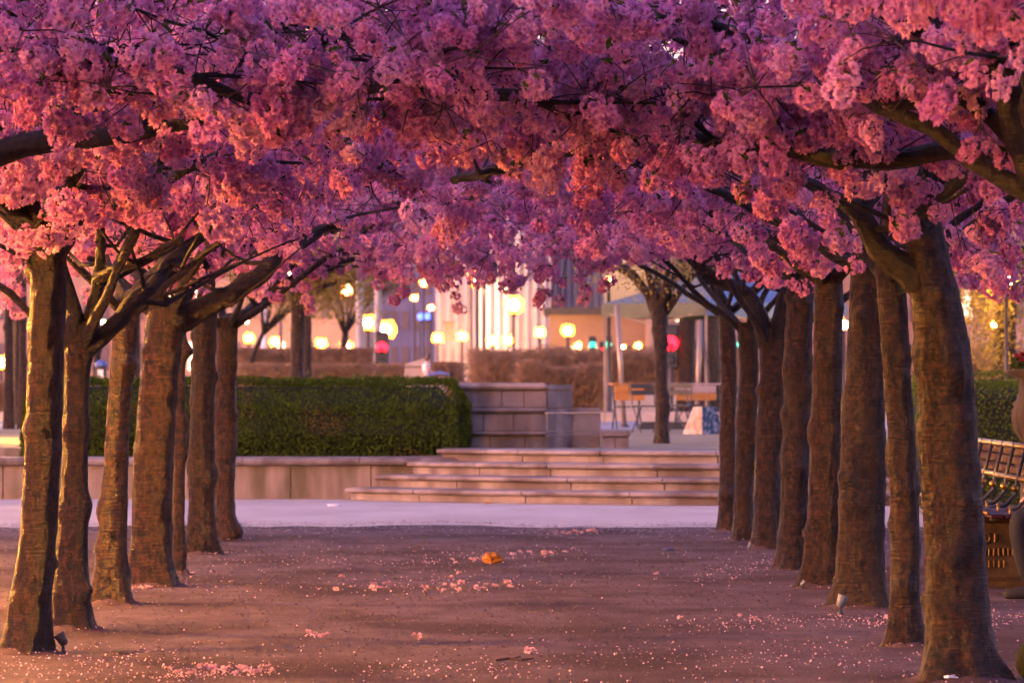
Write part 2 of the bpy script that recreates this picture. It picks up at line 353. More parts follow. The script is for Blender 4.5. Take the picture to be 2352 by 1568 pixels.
# curved steps, four risers, every stone its own piece
steps = thing('stone_steps', (0, 0, 0), 'four wide curved stone steps with rounded nosings leading up to the terrace', 'steps')
CX, CY = 4.2, 69.45
def arc(rad, th): return CX + rad * math.sin(th), CY - rad * math.cos(th)
RH = TZ / 4 + .006
for k in range(4):
    z1 = RH * (k + 1); z0 = RH * k
    x_left = XU((808, 875, 950, 1018)[k], 64)
    rad = 8.0 - .44 * k
    # left ends : an arc bending back, then a straight end
    th0 = math.asin((x_left - CX) / rad); th1 = .98
    cuts = [th0]; t = th0; i = 0
    while t < th1:
        t += (.15, .20, .175, .22, .16)[(i + 2 * k) % 5]; i += 1; cuts.append(min(t, th1))
    for a, c in zip(cuts[:-1], cuts[1:]):
        if c - a < .02: continue
        g = .0009
        prof = [(.50, z0), (.0, z0), (.0, z1 - .068), (-.060, z1 - .066), (-.098, z1 - .052), (-.106, z1 - .034), (-.094, z1 - .010), (-.018, z1), (.50, z1 + .002)]
        rings = []
        for q in range(5):
            th = a + g + (c - a - 2 * g) * q / 4
            ring = []
            for dr, z in prof:
                x, y = arc(rad - dr, th)
                ring.append((x, y, z))
            rings.append(ring)
        if a == th0:                               # rounded free end
            x, y = rings[0][1][0], rings[0][1][1]
            rings.insert(0, [(px - .025, y + (py - y) * .9 + .03, z0 + (pz - z0) * .96) for px, py, pz in rings[0]])
        MB().rings(rings).build('step_stone', 'granite', steps)
MB().rings([[(CX + r * math.sin(t), CY - r * math.cos(t), z) for t in np.linspace(-1.0, 1.0, 24)] for r, z in ((6.5, 0), (6.5, RH * 4 - .1))]).build('core', 'mortar', steps)
landing = MB().add([(CX + 6.35 * math.sin(t), CY - 6.35 * math.cos(t), TZ + .018) for t in np.linspace(-1.0, 1.0, 24)], [tuple(range(24))]).build('landing', 'terrace'); struct(landing)

# ashlar pier between hedge and tent
pier = thing('stone_pier', (0, 0, 0), 'stepped ashlar stone pier with moulded ledges beside the hedge end', 'pier')
PD = 67.0
def pier_block(u0, u1, v0, v1, depth, d=PD, m='pier', c=.008, name='block'):
    x0, x1 = XU(u0, d), XU(u1, d); z1, z0 = ZV(v0, d), ZV(v1, d)
    return MB().bbox((x0 + .0025, d, z0 + .002), (x1 - .0025, d + depth, z1 - .002), c).build(name, m, pier)
MB().box((XU(1042, PD), PD + .05, TZ - .1), (XU(1250, PD), PD + 1.2, ZV(890, PD))).build('core', 'mortar', pier)
pier_block(1030, 1258, 879, 895, 1.3, PD - .09, c=.03, name='coping')
for u0, u1 in ((1040, 1152), (1152, 1203), (1203, 1256)): pier_block(u0, u1, 896, 936, .8)
pier_block(1030, 1259, 936, 948, .9, PD - .07, c=.03, name='ledge')
for u0, u1 in ((1030, 1110), (1110, 1180), (1180, 1256)): pier_block(u0, u1, 949, 990, .8)
pier_block(1024, 1260, 990, 1000, .9, PD - .09, c=.03, name='ledge')
for u0, u1 in ((1024, 1125), (1125, 1205), (1205, 1257)): pier_block(u0, u1, 1001, 1040, .8)
# angled side faces stepping down to the right
def side_block(u0, u1, v0, v1, y0, y1, name='block'):
    d = PD; x0, x1 = XU(u0, d), XU(u1, d); z1, z0 = ZV(v0, d), ZV(v1, d)
    k = (y1 - y0) / (x1 - x0)
    rings = []
    for z in (z0 + .003, z1 - .003):
        rings.append([(x0 + .003, y0, z), (x1 - .003, y1, z), (x1 - .003, y1 + .6, z), (x0 + .003, y0 + .6, z)])
    return MB().rings(rings).build(name, 'pier', pier)
for (a, b_, y0, y1, top) in ((1257, 1316, PD + .0, PD + .55, 883), (1316, 1382, PD + .56, PD + .62, 931)):
    rows = [r for r in ((883, 895), (896, 936), (937, 948), (949, 990), (991, 1000), (1001, 1040)) if r[0] >= top - 6]
    for r in rows: side_block(a, b_, r[0], r[1], y0 - (.03 if r[1] - r[0] < 14 else 0), y1 - (.03 if r[1] - r[0] < 14 else 0))
pier_block(1378, 1448, 988, 1003, .7, PD - .02, c=.015, name='ledge')
for u0, u1 in ((1384, 1412), (1412, 1444)): pier_block(u0, u1, 1003, 1040, .6, PD + .02)

# low pale kerb walls behind
lw = thing('low_kerb_wall', (0, 0, 0), 'low pale stone kerb wall along the path beyond the tent', 'wall')
for i in range(12):
    MB().bbox((-14 + i * 3 + .01, 109, TZ - .05), (-11 + i * 3 - .01, 109.5, TZ + .19), .02).build('stone', 'stone_pale', lw)
lw2 = thing('low_kerb_wall', (0, 0, 0), 'second low pale stone kerb wall in front of the brown shrubs', 'wall')
for i in range(12):
    MB().bbox((-14 + i * 3 + .01, 135, TZ - .05), (-11 + i * 3 - .01, 135.5, TZ + .46), .02).build('stone', 'stone_pale', lw2)

# ================================================================== HEDGES
def hedge(name, label, x0, x1, y0, y1, z0, z1, n, size, m='hedge_leaf', round_=.12, cat='hedge', group=None):
    t = thing(name, ((x0 + x1) / 2, y0, z0), label, cat, group)
    o = Vector(t.location)
    def surf(x, y, z):
        k = .06 * noise.noise(Vector((x * 2.3, y * 2.3, z * 2.3))) + .045 * noise.noise(Vector((x * 5, y * 5, z * 5)))
        return k
    b = MB(); i = .10
    b.bbox((x0 + i - o.x, y0 + i - o.y, 0), (x1 - i - o.x, y1 - i - o.y, z1 - i - z0), round_); b.build('core', 'hedge_core', t)
    A_f = (x1 - x0) * (z1 - z0); A_t = (x1 - x0) * (y1 - y0); A_s = (y1 - y0) * (z1 - z0)
    pr = np.array([A_f, A_t * .8, A_s, A_s]); side = RNG.choice(4, n, p=pr / pr.sum())
    a, c = RNG.random(n), RNG.random(n); pts = np.zeros((n, 3)); nr = np.zeros((n, 3))
    for s in range(4):
        q = side == s
        if s == 0: pts[q] = np.stack([x0 + a[q]*(x1-x0), np.full(q.sum(), y0), z0 + c[q]*(z1-z0)], 1); nr[q] = (0, -1, .25)
        if s == 1: pts[q] = np.stack([x0 + a[q]*(x1-x0), y0 + c[q]*(y1-y0), np.full(q.sum(), z1)], 1); nr[q] = (0, -.1, 1)
        if s == 2: pts[q] = np.stack([np.full(q.sum(), x0), y0 + a[q]*(y1-y0), z0 + c[q]*(z1-z0)], 1); nr[q] = (-1, 0, .25)
        if s == 3: pts[q] = np.stack([np.full(q.sum(), x1), y0 + a[q]*(y1-y0), z0 + c[q]*(z1-z0)], 1); nr[q] = (1, 0, .25)
    # round the edges and shake the surface
    cx, cy = (x0 + x1) / 2, (y0 + y1) / 2
    ex = np.clip((np.abs(pts[:, 0] - cx) - ((x1 - x0) / 2 - round_)) / round_, 0, 1); ez = np.clip((pts[:, 2] - (z1 - round_)) / round_, 0, 1); ey = np.clip((np.abs(pts[:, 1] - cy) - ((y1 - y0) / 2 - round_)) / round_, 0, 1)
    pts[:, 2] -= round_ * .45 * np.maximum(ex, ey)**2 * (ez > 0) ; pts[:, 1] += np.sign(cy - pts[:, 1]) * round_ * .4 * np.maximum(ez, ex)**2 * (ey > .5)
    pts[:, 0] += np.sign(cx - pts[:, 0]) * round_ * .4 * np.maximum(ez, ey)**2 * (ex > .5)
    k = np.array([surf(*p) for p in pts]); pts += nr * (k[:, None] - RNG.random(n)[:, None]**2 * .07)
    dry = np.array([noise.noise(Vector((p[0] * 1.3, p[1] * 1.3, p[2] * 1.6 + 4))) for p in pts]) + RNG.normal(0, .14, n) > .50
    stuff(obj('leaves', leaf_quads('leaves', (pts - np.array(o))[~dry], nr[~dry], size, .75), m, t))
    stuff(obj('dry_leaves', leaf_quads('dry_leaves', (pts - np.array(o))[dry], nr[dry], size * .9, .9), 'dry_leaf', t))
    k = RNG.choice(np.nonzero(side == 1)[0], min(int((x1 - x0) * 26), int((side == 1).sum()))); A = pts[k] - np.array(o); Ls = RNG.uniform(.02, .085, len(k))[:, None]
    B = A + (np.array([[0, 0, 1.]]) + RNG.normal(0, .35, (len(k), 3))) * Ls
    stuff(obj('shoots', sticks('shoots', A, B, .003, .0015), 'shoot', t))
    q = np.repeat(B, 4, 0) + RNG.normal(0, .012, (len(B) * 4, 3)); stuff(obj('shoot_leaves', leaf_quads('shoot_leaves', q, np.tile((0, -.3, 1.), (len(q), 1)), size * .85, .8), m, t)); return t
hd = 66.0
hedge('box_hedge', 'long clipped green box hedge on the terrace behind the left trees', XU(46, hd), XU(1078, hd), 65.75, 67.6, WZ - .02, 1.49, 52000, .017, round_=.30)
hedge('box_hedge', 'dark clipped green hedge behind the red bench', 4.45, 9.5, 58.0, 59.4, 0, 1.47, 26000, .017)
hedge('box_hedge', 'lighter green hedge behind the dark hedge near the urn', 5.2, 14, 68.0, 69.4, TZ, 1.58, 14000, .018)

# ================================================================== BLOSSOMS : prototypes
def petal(L, W, elev, az, up=0):
    """petal of four triangles, notched at the tip, cupped"""
    pts = [(0, 0, 0), (.5*L, -.5*W, .10*L), (1.0*L, -.36*W, .26*L), (.80*L, 0, .02*L), (1.02*L, .38*W, .22*L), (.5*L, .5*W, .10*L)]
    m = Matrix.Rotation(az, 4, 'Z') @ Matrix.Rotation(-elev, 4, 'Y')
    return [m @ Vector(p) for p in pts]
PF = [(0, 1, 2, 3), (0, 3, 4, 5)]
def add_blossom(mb, pos, nrm, s, rnd, inner=True):
    q = Vector(nrm).to_track_quat('Z', 'Y').to_matrix().to_4x4() @ Matrix.Rotation(rnd.random() * 6.3, 4, 'Z')
    for ring, (k, L, W, e) in enumerate(((7, .031, .021, .22), (6, .027, .019, .70), (5, .020, .015, 1.1)) if inner else ((5, .026, .023, .4),)):
        for i in range(k):
            az = 2 * math.pi * (i + .5 * ring) / k + rnd.uniform(-.2, .2)
            mb.add([Vector(pos) + (q @ (p * s)) for p in petal(L * rnd.uniform(.75, 1.15), W * rnd.uniform(.8, 1.2), e + rnd.uniform(-.4, .4), az)], PF)
def cluster_mesh(i, nb, rad, leaves):
    rnd = random.Random(100 + i); mb = MB()
    nl = 1 + (i % 3 == 2) + (i % 5 == 1); lumps = []
    for j in range(nl):
        lumps.append((Vector((rnd.uniform(-.5, .5), rnd.uniform(-.5, .5), rnd.uniform(-.6, .3))) * rad * (nl > 1), rad * (rnd.uniform(.62, .8) if nl > 1 else .92)))
    for k in range(nb):
        c, lr = lumps[k % nl]; zz = 1 - 1.8 * (k // nl + .5) / math.ceil(nb / nl); a = k * 2.39996 + rnd.random() * .9
        rr = math.sqrt(max(0, 1 - zz * zz)); n = Vector((rr * math.cos(a), rr * math.sin(a), zz * .9 - .12)).normalized()
        p = c + n * lr * rnd.uniform(.80, 1.06)
        add_blossom(mb, p, (n + Vector((rnd.uniform(-.25, .25), rnd.uniform(-.25, .25), rnd.uniform(-.3, .15)))).normalized(), rnd.uniform(.75, 1.15), rnd)
    npet = len(mb.f)
    for k in range(leaves):
        a = rnd.random() * 6.3; L = rnd.uniform(.05, .085); W = L * .42; e = rnd.uniform(-.5, .7)
        m = Matrix.Translation((0, 0, rad * .45)) @ Matrix.Rotation(a, 4, 'Z') @ Matrix.Rotation(-e, 4, 'Y')
        pts = [(0, 0, 0), (.35*L, -.5*W, .1*W), (.75*L, -.32*W, 0), (L, 0, -.12*L), (.75*L, .32*W, 0), (.35*L, .5*W, .1*W), (.5*L, 0, -.12*W)]
        off = Vector((rnd.uniform(-.5, .5), rnd.uniform(-.5, .5), rnd.uniform(-.3, .3))) * rad
        mb.add([m @ Vector(p) + off for p in pts], [(0, 1, 6), (1, 2, 6), (2, 3, 6), (3, 4, 6), (4, 5, 6), (5, 0, 6)])
    me = bpy.data.meshes.new('blossom_cluster'); me.from_pydata(mb.v, [], mb.f); me.update()
    me.materials.append(M['petal']); me.materials.append(M['leaf'])
    me.polygons.foreach_set('material_index', [0] * npet + [1] * (len(mb.f) - npet)); return me
CL = [cluster_mesh(i, nb, rad, lv) for i, (nb, rad, lv) in enumerate(
    ((24, .080, 4), (32, .092, 3), (20, .070, 5), (28, .086, 0), (18, .062, 4), (38, .104, 4), (22, .074, 1), (13, .055, 6), (26, .084, 3), (8, .042, 4), (4, .036, 6), (30, .096, 2)))]
PROTO = bpy.data.collections.new('blossom_prototypes')
for i, me in enumerate(CL):
    o = bpy.data.objects.new('proto_%02d' % i, me); PROTO.objects.link(o)
def scatter_group():
    ng = bpy.data.node_groups.new('blossom_scatter', 'GeometryNodeTree')
    ng.interface.new_socket('Geometry', in_out='INPUT', socket_type='NodeSocketGeometry'); ng.interface.new_socket('Geometry', in_out='OUTPUT', socket_type='NodeSocketGeometry')
    n = ng.nodes; l = ng.links
    gi = n.new('NodeGroupInput'); go = n.new('NodeGroupOutput'); ip = n.new('GeometryNodeInstanceOnPoints'); ci = n.new('GeometryNodeCollectionInfo')
    ci.inputs['Collection'].default_value = PROTO; ci.inputs['Separate Children'].default_value = True; ci.inputs['Reset Children'].default_value = True
    def attr(nm, ty):
        a = n.new('GeometryNodeInputNamedAttribute'); a.data_type = ty; a.inputs['Name'].default_value = nm; return a.outputs['Attribute']
    l.new(gi.outputs[0], ip.inputs['Points']); l.new(ci.outputs[0], ip.inputs['Instance']); ip.inputs['Pick Instance'].default_value = True
    l.new(attr('pick', 'INT'), ip.inputs['Instance Index']); l.new(attr('rot', 'FLOAT_VECTOR'), ip.inputs['Rotation']); l.new(attr('siz', 'FLOAT'), ip.inputs['Scale'])
    l.new(ip.outputs[0], go.inputs[0]); return ng
SG = scatter_group()

# ================================================================== CHERRY TREES
def trunk_mesh(prof, seed, flare, burls=()):
    """prof: list of (x, z, r) from the ground up, local coordinates"""
    rnd = random.Random(seed); sp = spline([(x, 0, z, r) for x, z, r in prof], 16); seg = 30; rings = []
    ph = [rnd.random() * 6.3 for _ in range(4)]; hgt = prof[-1][1]
    bl = [(rnd.uniform(.15, hgt * .95), rnd.random() * 6.3, rnd.uniform(.012, .042), rnd.uniform(.03, .08)) for _ in range(16)] + list(burls)
    for x, y, z, r in sp:
        fl = math.exp(-max(z, 0) / .16) * flare; ring = []
        for k in range(seg):
            a = 2 * math.pi * k / seg
            rr = r * (1 + .05 * math.sin(2 * a + ph[0] + z * 1.2) + .04 * math.sin(3 * a + ph[1] - z)) + fl * r * (.30 + .35 * max(0, math.sin(3 * a + ph[2])) + .2 * max(0, math.sin(5 * a + ph[3])))
            rr += r * .07 * noise.noise(Vector((math.cos(a) * 2.2, math.sin(a) * 2.2, z * 4 + seed))) + r * .075 * noise.noise(Vector((math.cos(a) * 5, math.sin(a) * 5, z * 11 + seed)))
            rr += r * .022 * noise.noise(Vector((math.cos(a) * 9, math.sin(a) * 9, z * 45 + seed)))
            for bz, ba, bh, bw in bl:
                da = (a - ba + math.pi) % (2 * math.pi) - math.pi
                rr += bh * math.exp(-((z - bz) / bw)**2 - (da * r / bw)**2)
            ring.append((x + rr * math.cos(a), y + rr * math.sin(a), z))
        rings.append(ring)
    return MB().rings(rings, True)

def in_frame(p, m=40):
    if p[1] < 3: return False
    u = U0 + p[0] * F / p[1]; v = V0 - (p[2] - H) * F / p[1]
    return -m < u < 2352 + m and -m < v < 1568 + m

def cherry(label, d, prof, limbs, seed, crown_z, n_auto=5, reach=3.0, nvis=200, knots=(), flare=1.0, burls=(), mult=1.0, extra=(), name='cherry_tree'):
    """prof/limbs are given as (u, v, halfwidth) of the picture at the tree's own distance d, then turned into metres"""
    rnd = random.Random(seed); rng = np.random.default_rng(seed)
    base = Vector((XU(prof[0][0], d), d, 0)); t = thing(name, base, label, 'cherry tree', 'pink cherry trees along the alley')
    pr = [(XU(u, d) - base.x, ZV(v, d), hw * d / F) for u, v, hw in prof]
    pr[0] = (pr[0][0], -.06, pr[0][2])
    tr = trunk_mesh(pr, seed, flare, burls).build('trunk', 'bark' if seed % 3 else 'bark2', t, True)
    for ku, kv, kr in knots:
        c = P(ku, kv, d) - base; r = kr * d / F
        # find trunk radius at this height to seat the knot on the surface
        zz = c.z; k = min(pr, key=lambda q: abs(q[1] - zz)); yy = -math.sqrt(max(1e-4, k[2]**2 - (c.x - k[0])**2)) - .004
        mb = MB(); 
        ring = [(c.x + r * math.cos(a), yy, c.z + r * 1.15 * math.sin(a), r * .32) for a in np.linspace(0, 2 * math.pi, 17)]
        mb.tube([q[:3] for q in ring], r * .32, 8, False); kn = mb.build('knot', 'bark', tr, True)
        hole = MB().rings([[(c.x + r * .8 * math.cos(a), yy - .004, c.z + r * .92 * math.sin(a)) for a in np.linspace(0, 2*math.pi, 14, False)], [(c.x + r * .5 * math.cos(a), yy + .03, c.z + r * .6 * math.sin(a)) for a in np.linspace(0, 2*math.pi, 14, False)]]); hole.build('hollow', 'hedge_core', tr)
    fork = Vector((pr[-1][0], 0, pr[-1][1])); fr = pr[-1][2]
    L = []
    for lb in limbs:
        pts = []
        for i, q in enumerate(lb):
            u, v, hw = q[:3]; dd = d + (q[3] if len(q) > 3 else 0)
            c = P(u, v, dd) - base; pts.append((c.x, c.y, c.z, hw * dd / F))
        L.append(pts)
    az0 = rnd.random() * 6.3
    for k in range(n_auto):
        az = az0 + 2 * math.pi * k / n_auto + rnd.uniform(-.35, .35); ln = reach * rnd.uniform(.8, 1.15)
        z1 = crown_z + rnd.uniform(.5, 1.3); pts = []
        st = fork - Vector((0, 0, .12)); r0 = fr * rnd.uniform(.32, .46)
        for q in (0, .25, .5, .75, 1):
            bend = az + .35 * math.sin(q * 2.5 + k); hgt = st.z + (z1 - st.z) * (1 - (1 - q)**1.9) - .25 * max(0, q - .7)
            pts.append((st.x + math.cos(bend) * ln * q, st.y + math.sin(bend) * ln * q, hgt, r0 * (1 - .78 * q)))
        L.append(pts)
    bp = []                                          # (branch point, direction) where twigs and blossoms attach
    TA, TB, TRa, TRb = [], [], [], []
    for pts in L:
        sp = spline(pts, 7); mb = MB()
        for q in sp[3:]:
            kk = noise.noise_vector(Vector((q[0] * 2.3, q[1] * 2.3 + seed, q[2] * 2.3))) * .07 + noise.noise_vector(Vector((q[0] * 7, q[1] * 7 + seed, q[2] * 7))) * .02
            q[0] += kk.x; q[1] += kk.y; q[2] += kk.z * .7; q[3] *= .86
        mb.tube([q[:3] for q in sp], [max(.006, q[3]) for q in sp], 10, True, .2)
        n = len(sp)
        length = sum((Vector(sp[i+1][:3]) - Vector(sp[i][:3])).length for i in range(n - 1))
        ns = max(3, int(length * 3.6))
        for j in range(ns):
            q = sp[int(n * (.30 + .68 * (j + rnd.random()) / ns)) % n]; o = Vector(q[:3])
            az = rnd.random() * 6.3; ln = rnd.uniform(.5, 1.25)
            up = rnd.uniform(-.15, .55); c = []; r = max(.006, min(.02, q[3] * .5)); p = o.copy(); dirv = Vector((math.cos(az), math.sin(az), up)).normalized()
            for s in range(6):
                c.append((*p, r * (1 - s * .15)))
                dirv = (dirv + Vector((rnd.uniform(-.25, .25), rnd.uniform(-.25, .25), rnd.uniform(-.22, .10)))).normalized(); p = p + dirv * ln / 5
                if p.z < crown_z + .08 and s > 0: p.z = max(p.z, min(crown_z + .08, c[-1][2] + .1)); dirv.z = abs(dirv.z) * .5
            mb.tube([x[:3] for x in c], [x[3] for x in c], 5, True)
            for s in range(1, 6): bp.append((Vector(c[s][:3]), Vector(c[s][:3]) - Vector(c[s-1][:3])))
            bp.append((Vector(c[5][:3]), dirv))
        for q in sp[int(n * .45)::3]: bp.append((Vector(q[:3]), Vector((0, 0, 1))))
        mb.build('limb', 'bark3', t, True)
    # blossoms along the branches
    pts = []; 
    for p, dv in bp:
        if p.z < crown_z - .08: continue
        for _ in range(int(rnd.random() * 3.0 * mult + .6)):
            off = Vector((rnd.gauss(0, .20), rnd.gauss(0, .20), rnd.gauss(-.04, .17)))
            q = p + off
            if q.z < crown_z - .12 * rnd.random(): 
                q.z = crown_z + abs(rnd.gauss(0, .25))
            # keep clear of the trunk
            if (Vector((q.x, q.y)) - Vector((fork.x, 0))).length < .32 and q.z < fork.z + .5: continue
            pts.append(q); mid = (p + q) * .5 + Vector((rnd.gauss(0, .03), rnd.gauss(0, .03), .04))
            TA += [p, mid]; TB += [mid, q + Vector((0, 0, .05))]; TRa += [.0052, .0036]; TRb += [.0036, .0018]
    for u, v, dd, n in extra:                        # heavy low sprays that hang towards the path
        c = P(u, v, dd) - base; near = min(bp, key=lambda b_: (b_[0] - c).length + (1.2 if b_[0].z < c.z else 0))[0]
        m1 = near.lerp(c, .5) + Vector((0, 0, .15)); TA += [near, m1]; TB += [m1, c]; TRa += [.006, .005]; TRb += [.005, .003]
        for _ in range(n + 1):
            q = c + Vector((rnd.gauss(0, .09), rnd.gauss(0, .13), rnd.gauss(0, .065))); pts.append(q); TA.append(c + Vector((0, 0, .08))); TB.append(q); TRa.append(.003); TRb.append(.002)
    # a few bare drooping twigs
    for _ in range(int(130 * mult)):
        p, dv = rnd.choice(bp); prev = p
        if p.z < crown_z: continue
        dr = Vector((rnd.gauss(0, .5), rnd.gauss(0, .5), rnd.uniform(-.9, .3))).normalized()
        for s in range(4):
            nx = prev + dr * .11; dr = (dr + Vector((rnd.gauss(0, .25), rnd.gauss(0, .25), rnd.uniform(-.1, .15)))).normalized()
            if nx.z < crown_z - .1: break
            TA.append(prev); TB.append(nx); TRa.append(.0055 - s * .0009); TRb.append(.0046 - s * .0009); prev = nx
    vis = [(i, (base + q)) for i, q in enumerate(pts)]
    order = sorted([i for i, p in vis if in_frame(p)], key=lambda i: (base.y + pts[i].y) + .6 * max(0, pts[i].z - crown_z) * 6 + 3 * rnd.random())
    single = set(order[:nvis]); rest = [i for i in range(len(pts)) if i not in single]
    me = npmesh('crown', np.array([pts[i] for i in rest]) if rest else np.zeros((1, 3)), np.zeros((0, 3), int)); k = len(me.vertices)
    at = me.attributes.new('pick', 'INT', 'POINT'); at.data.foreach_set('value', rng.integers(0, len(CL), k).astype(np.int32))
    at = me.attributes.new('rot', 'FLOAT_VECTOR', 'POINT'); rt = rng.normal(0, .35, (k, 3)); rt[:, 2] = rng.uniform(0, 6.28, k); at.data.foreach_set('vector', rt.astype(np.float32).ravel())
    at = me.attributes.new('siz', 'FLOAT', 'POINT'); at.data.foreach_set('value', rng.uniform(.5, 1.12, k).astype(np.float32))
    cr = stuff(obj('crown', me, 'petal', t)); md = cr.modifiers.new('scatter', 'NODES'); md.node_group = SG
    for i in single:
        o = bpy.data.objects.new('blossom_cluster', rnd.choice(CL)); COL.objects.link(o); o.parent = cr; o.location = pts[i]
        o.rotation_euler = (rnd.gauss(0, .35), rnd.gauss(0, .35), rnd.random() * 6.28); s = rnd.uniform(.5, 1.12); o.scale = (s, s, s * rnd.uniform(.8, 1.25))
    A = np.array([tuple(q) for q in TA]); B = np.array([tuple(q) for q in TB])
    stuff(obj('twigs', sticks('twigs', A, B, np.array(TRa), np.array(TRb)), 'twig', t))
    return t

SPRAY_L = [(290, 270, 25, 4), (330, 300, 25.4, 3), (250, 320, 25.2, 3), (200, 430, 26, 3), (150, 380, 25.5, 3), (95, 300, 25, 3), (680, 115, 24, 4), (640, 170, 24.6, 3), (905, 190, 24.5, 4), (930, 235, 24.6, 3), (840, 130, 25, 3), (420, 110, 25, 4), (470, 180, 25.5, 3), (540, 60, 24, 4), (560, 20, 24, 3), (780, 20, 23.5, 4), (1000, 60, 24, 4), (1060, 150, 25, 4), (1010, 250, 26, 3), (60, 180, 24.5, 4), (30, 380, 25.5, 4), (380, 230, 26, 4), (560, 300, 27, 4), (700, 300, 27, 4), (760, 380, 28, 4), (480, 400, 28, 4), (340, 430, 28, 4), (430, 480, 29, 4), (560, 420, 29, 4), (850, 330, 27, 4), (260, 480, 28, 3), (640, 480, 30, 4), (30, 520, 29, 3), (125, 515, 27.8, 2), (200, 560, 33, 4), (300, 560, 34, 4), (380, 500, 34, 4), (440, 610, 38, 4), (350, 480, 32, 4), (150, 470, 28, 3), (20, 600, 36, 4), (40, 660, 40, 4), (20, 720, 44, 3), (255, 640, 42, 4), (225, 680, 44, 3), (250, 600, 40, 4), (480, 650, 42, 4), (540, 620, 42, 4), (600, 660, 44, 3)]
SPRAY_R = [(1330, 20, 23, 6), (1400, 40, 23.2, 5), (1290, 50, 23.5, 4), (1650, 150, 24, 6), (1600, 190, 24.2, 4), (1690, 190, 24.2, 4), (2060, 170, 22.8, 5), (2110, 225, 22.8, 4), (1870, 15, 22.5, 6), (1940, 40, 22.5, 4), (1720, 20, 23, 4), (2290, 30, 22.6, 4), (2340, 200, 22.8, 3), (1330, 150, 25, 4), (1300, 230, 25.5, 4), (1350, 290, 26, 4), (1480, 180, 25, 4), (1520, 260, 26, 4), (1580, 300, 25.5, 4), (1800, 230, 24.5, 4), (1850, 300, 24.5, 4), (1960, 300, 24, 4), (2030, 330, 24, 3), (2230, 400, 24, 4), (2290, 440, 24.5, 4), (2060, 450, 25, 4), (2150, 470, 25, 3), (1700, 420, 26.5, 4), (1780, 440, 27, 4), (1860, 520, 28, 4), (1790, 560, 30, 4), (1700, 520, 30, 4), (1220, 450, 29, 4), (1320, 460, 30, 3), (1395, 495, 30, 3), (1480, 440, 29, 4), (1560, 400, 28, 4), (2250, 520, 27, 5), (2300, 580, 28, 5), (2210, 580, 28, 4), (2340, 500, 27, 4), (1480, 350, 24.6, 3), (1560, 345, 24.4, 4), (1640, 360, 24.2, 4), (1740, 360, 24, 3), (1340, 370, 25, 4), (1220, 380, 25.4, 4), (1130, 360, 25.5, 3), (1410, 390, 26, 3), (2250, 330, 23, 3), (1880, 410, 25, 3), (2000, 410, 24.6, 3),  (1150, 60, 24, 4), (1200, 130, 25, 4), (1560, 60, 24, 4), (1200, 320, 27, 4), (1080, 330, 28, 4), (950, 420, 29, 4), (1040, 480, 30, 4), (1800, 600, 38, 4), (1880, 590, 35, 4), (1950, 560, 32, 4), (1700, 610, 42, 4), (1960, 640, 36, 3), (2000, 560, 33, 4), (1770, 640, 43, 3), (1860, 640, 38, 3), (2220, 640, 36, 5), (2300, 620, 34, 5), (2350, 640, 36, 4), (960, 600, 46, 5), (1040, 612, 46, 5), (1110, 618, 46.5, 5), (1180, 632, 46, 5), (1250, 628, 46, 5), (1320, 606, 46, 5), (880, 592, 45, 5), (1000, 565, 45, 5), (1080, 570, 46, 5), (1150, 580, 45, 5), (1220, 585, 45.5, 5), (1290, 568, 45, 5), (1370, 585, 46, 5), (930, 545, 44, 5), (1050, 525, 43, 5), (1190, 535, 43, 5), (1340, 530, 43, 5), (1440, 560, 44, 4), (1110, 490, 41, 5), (1260, 490, 41, 5)]
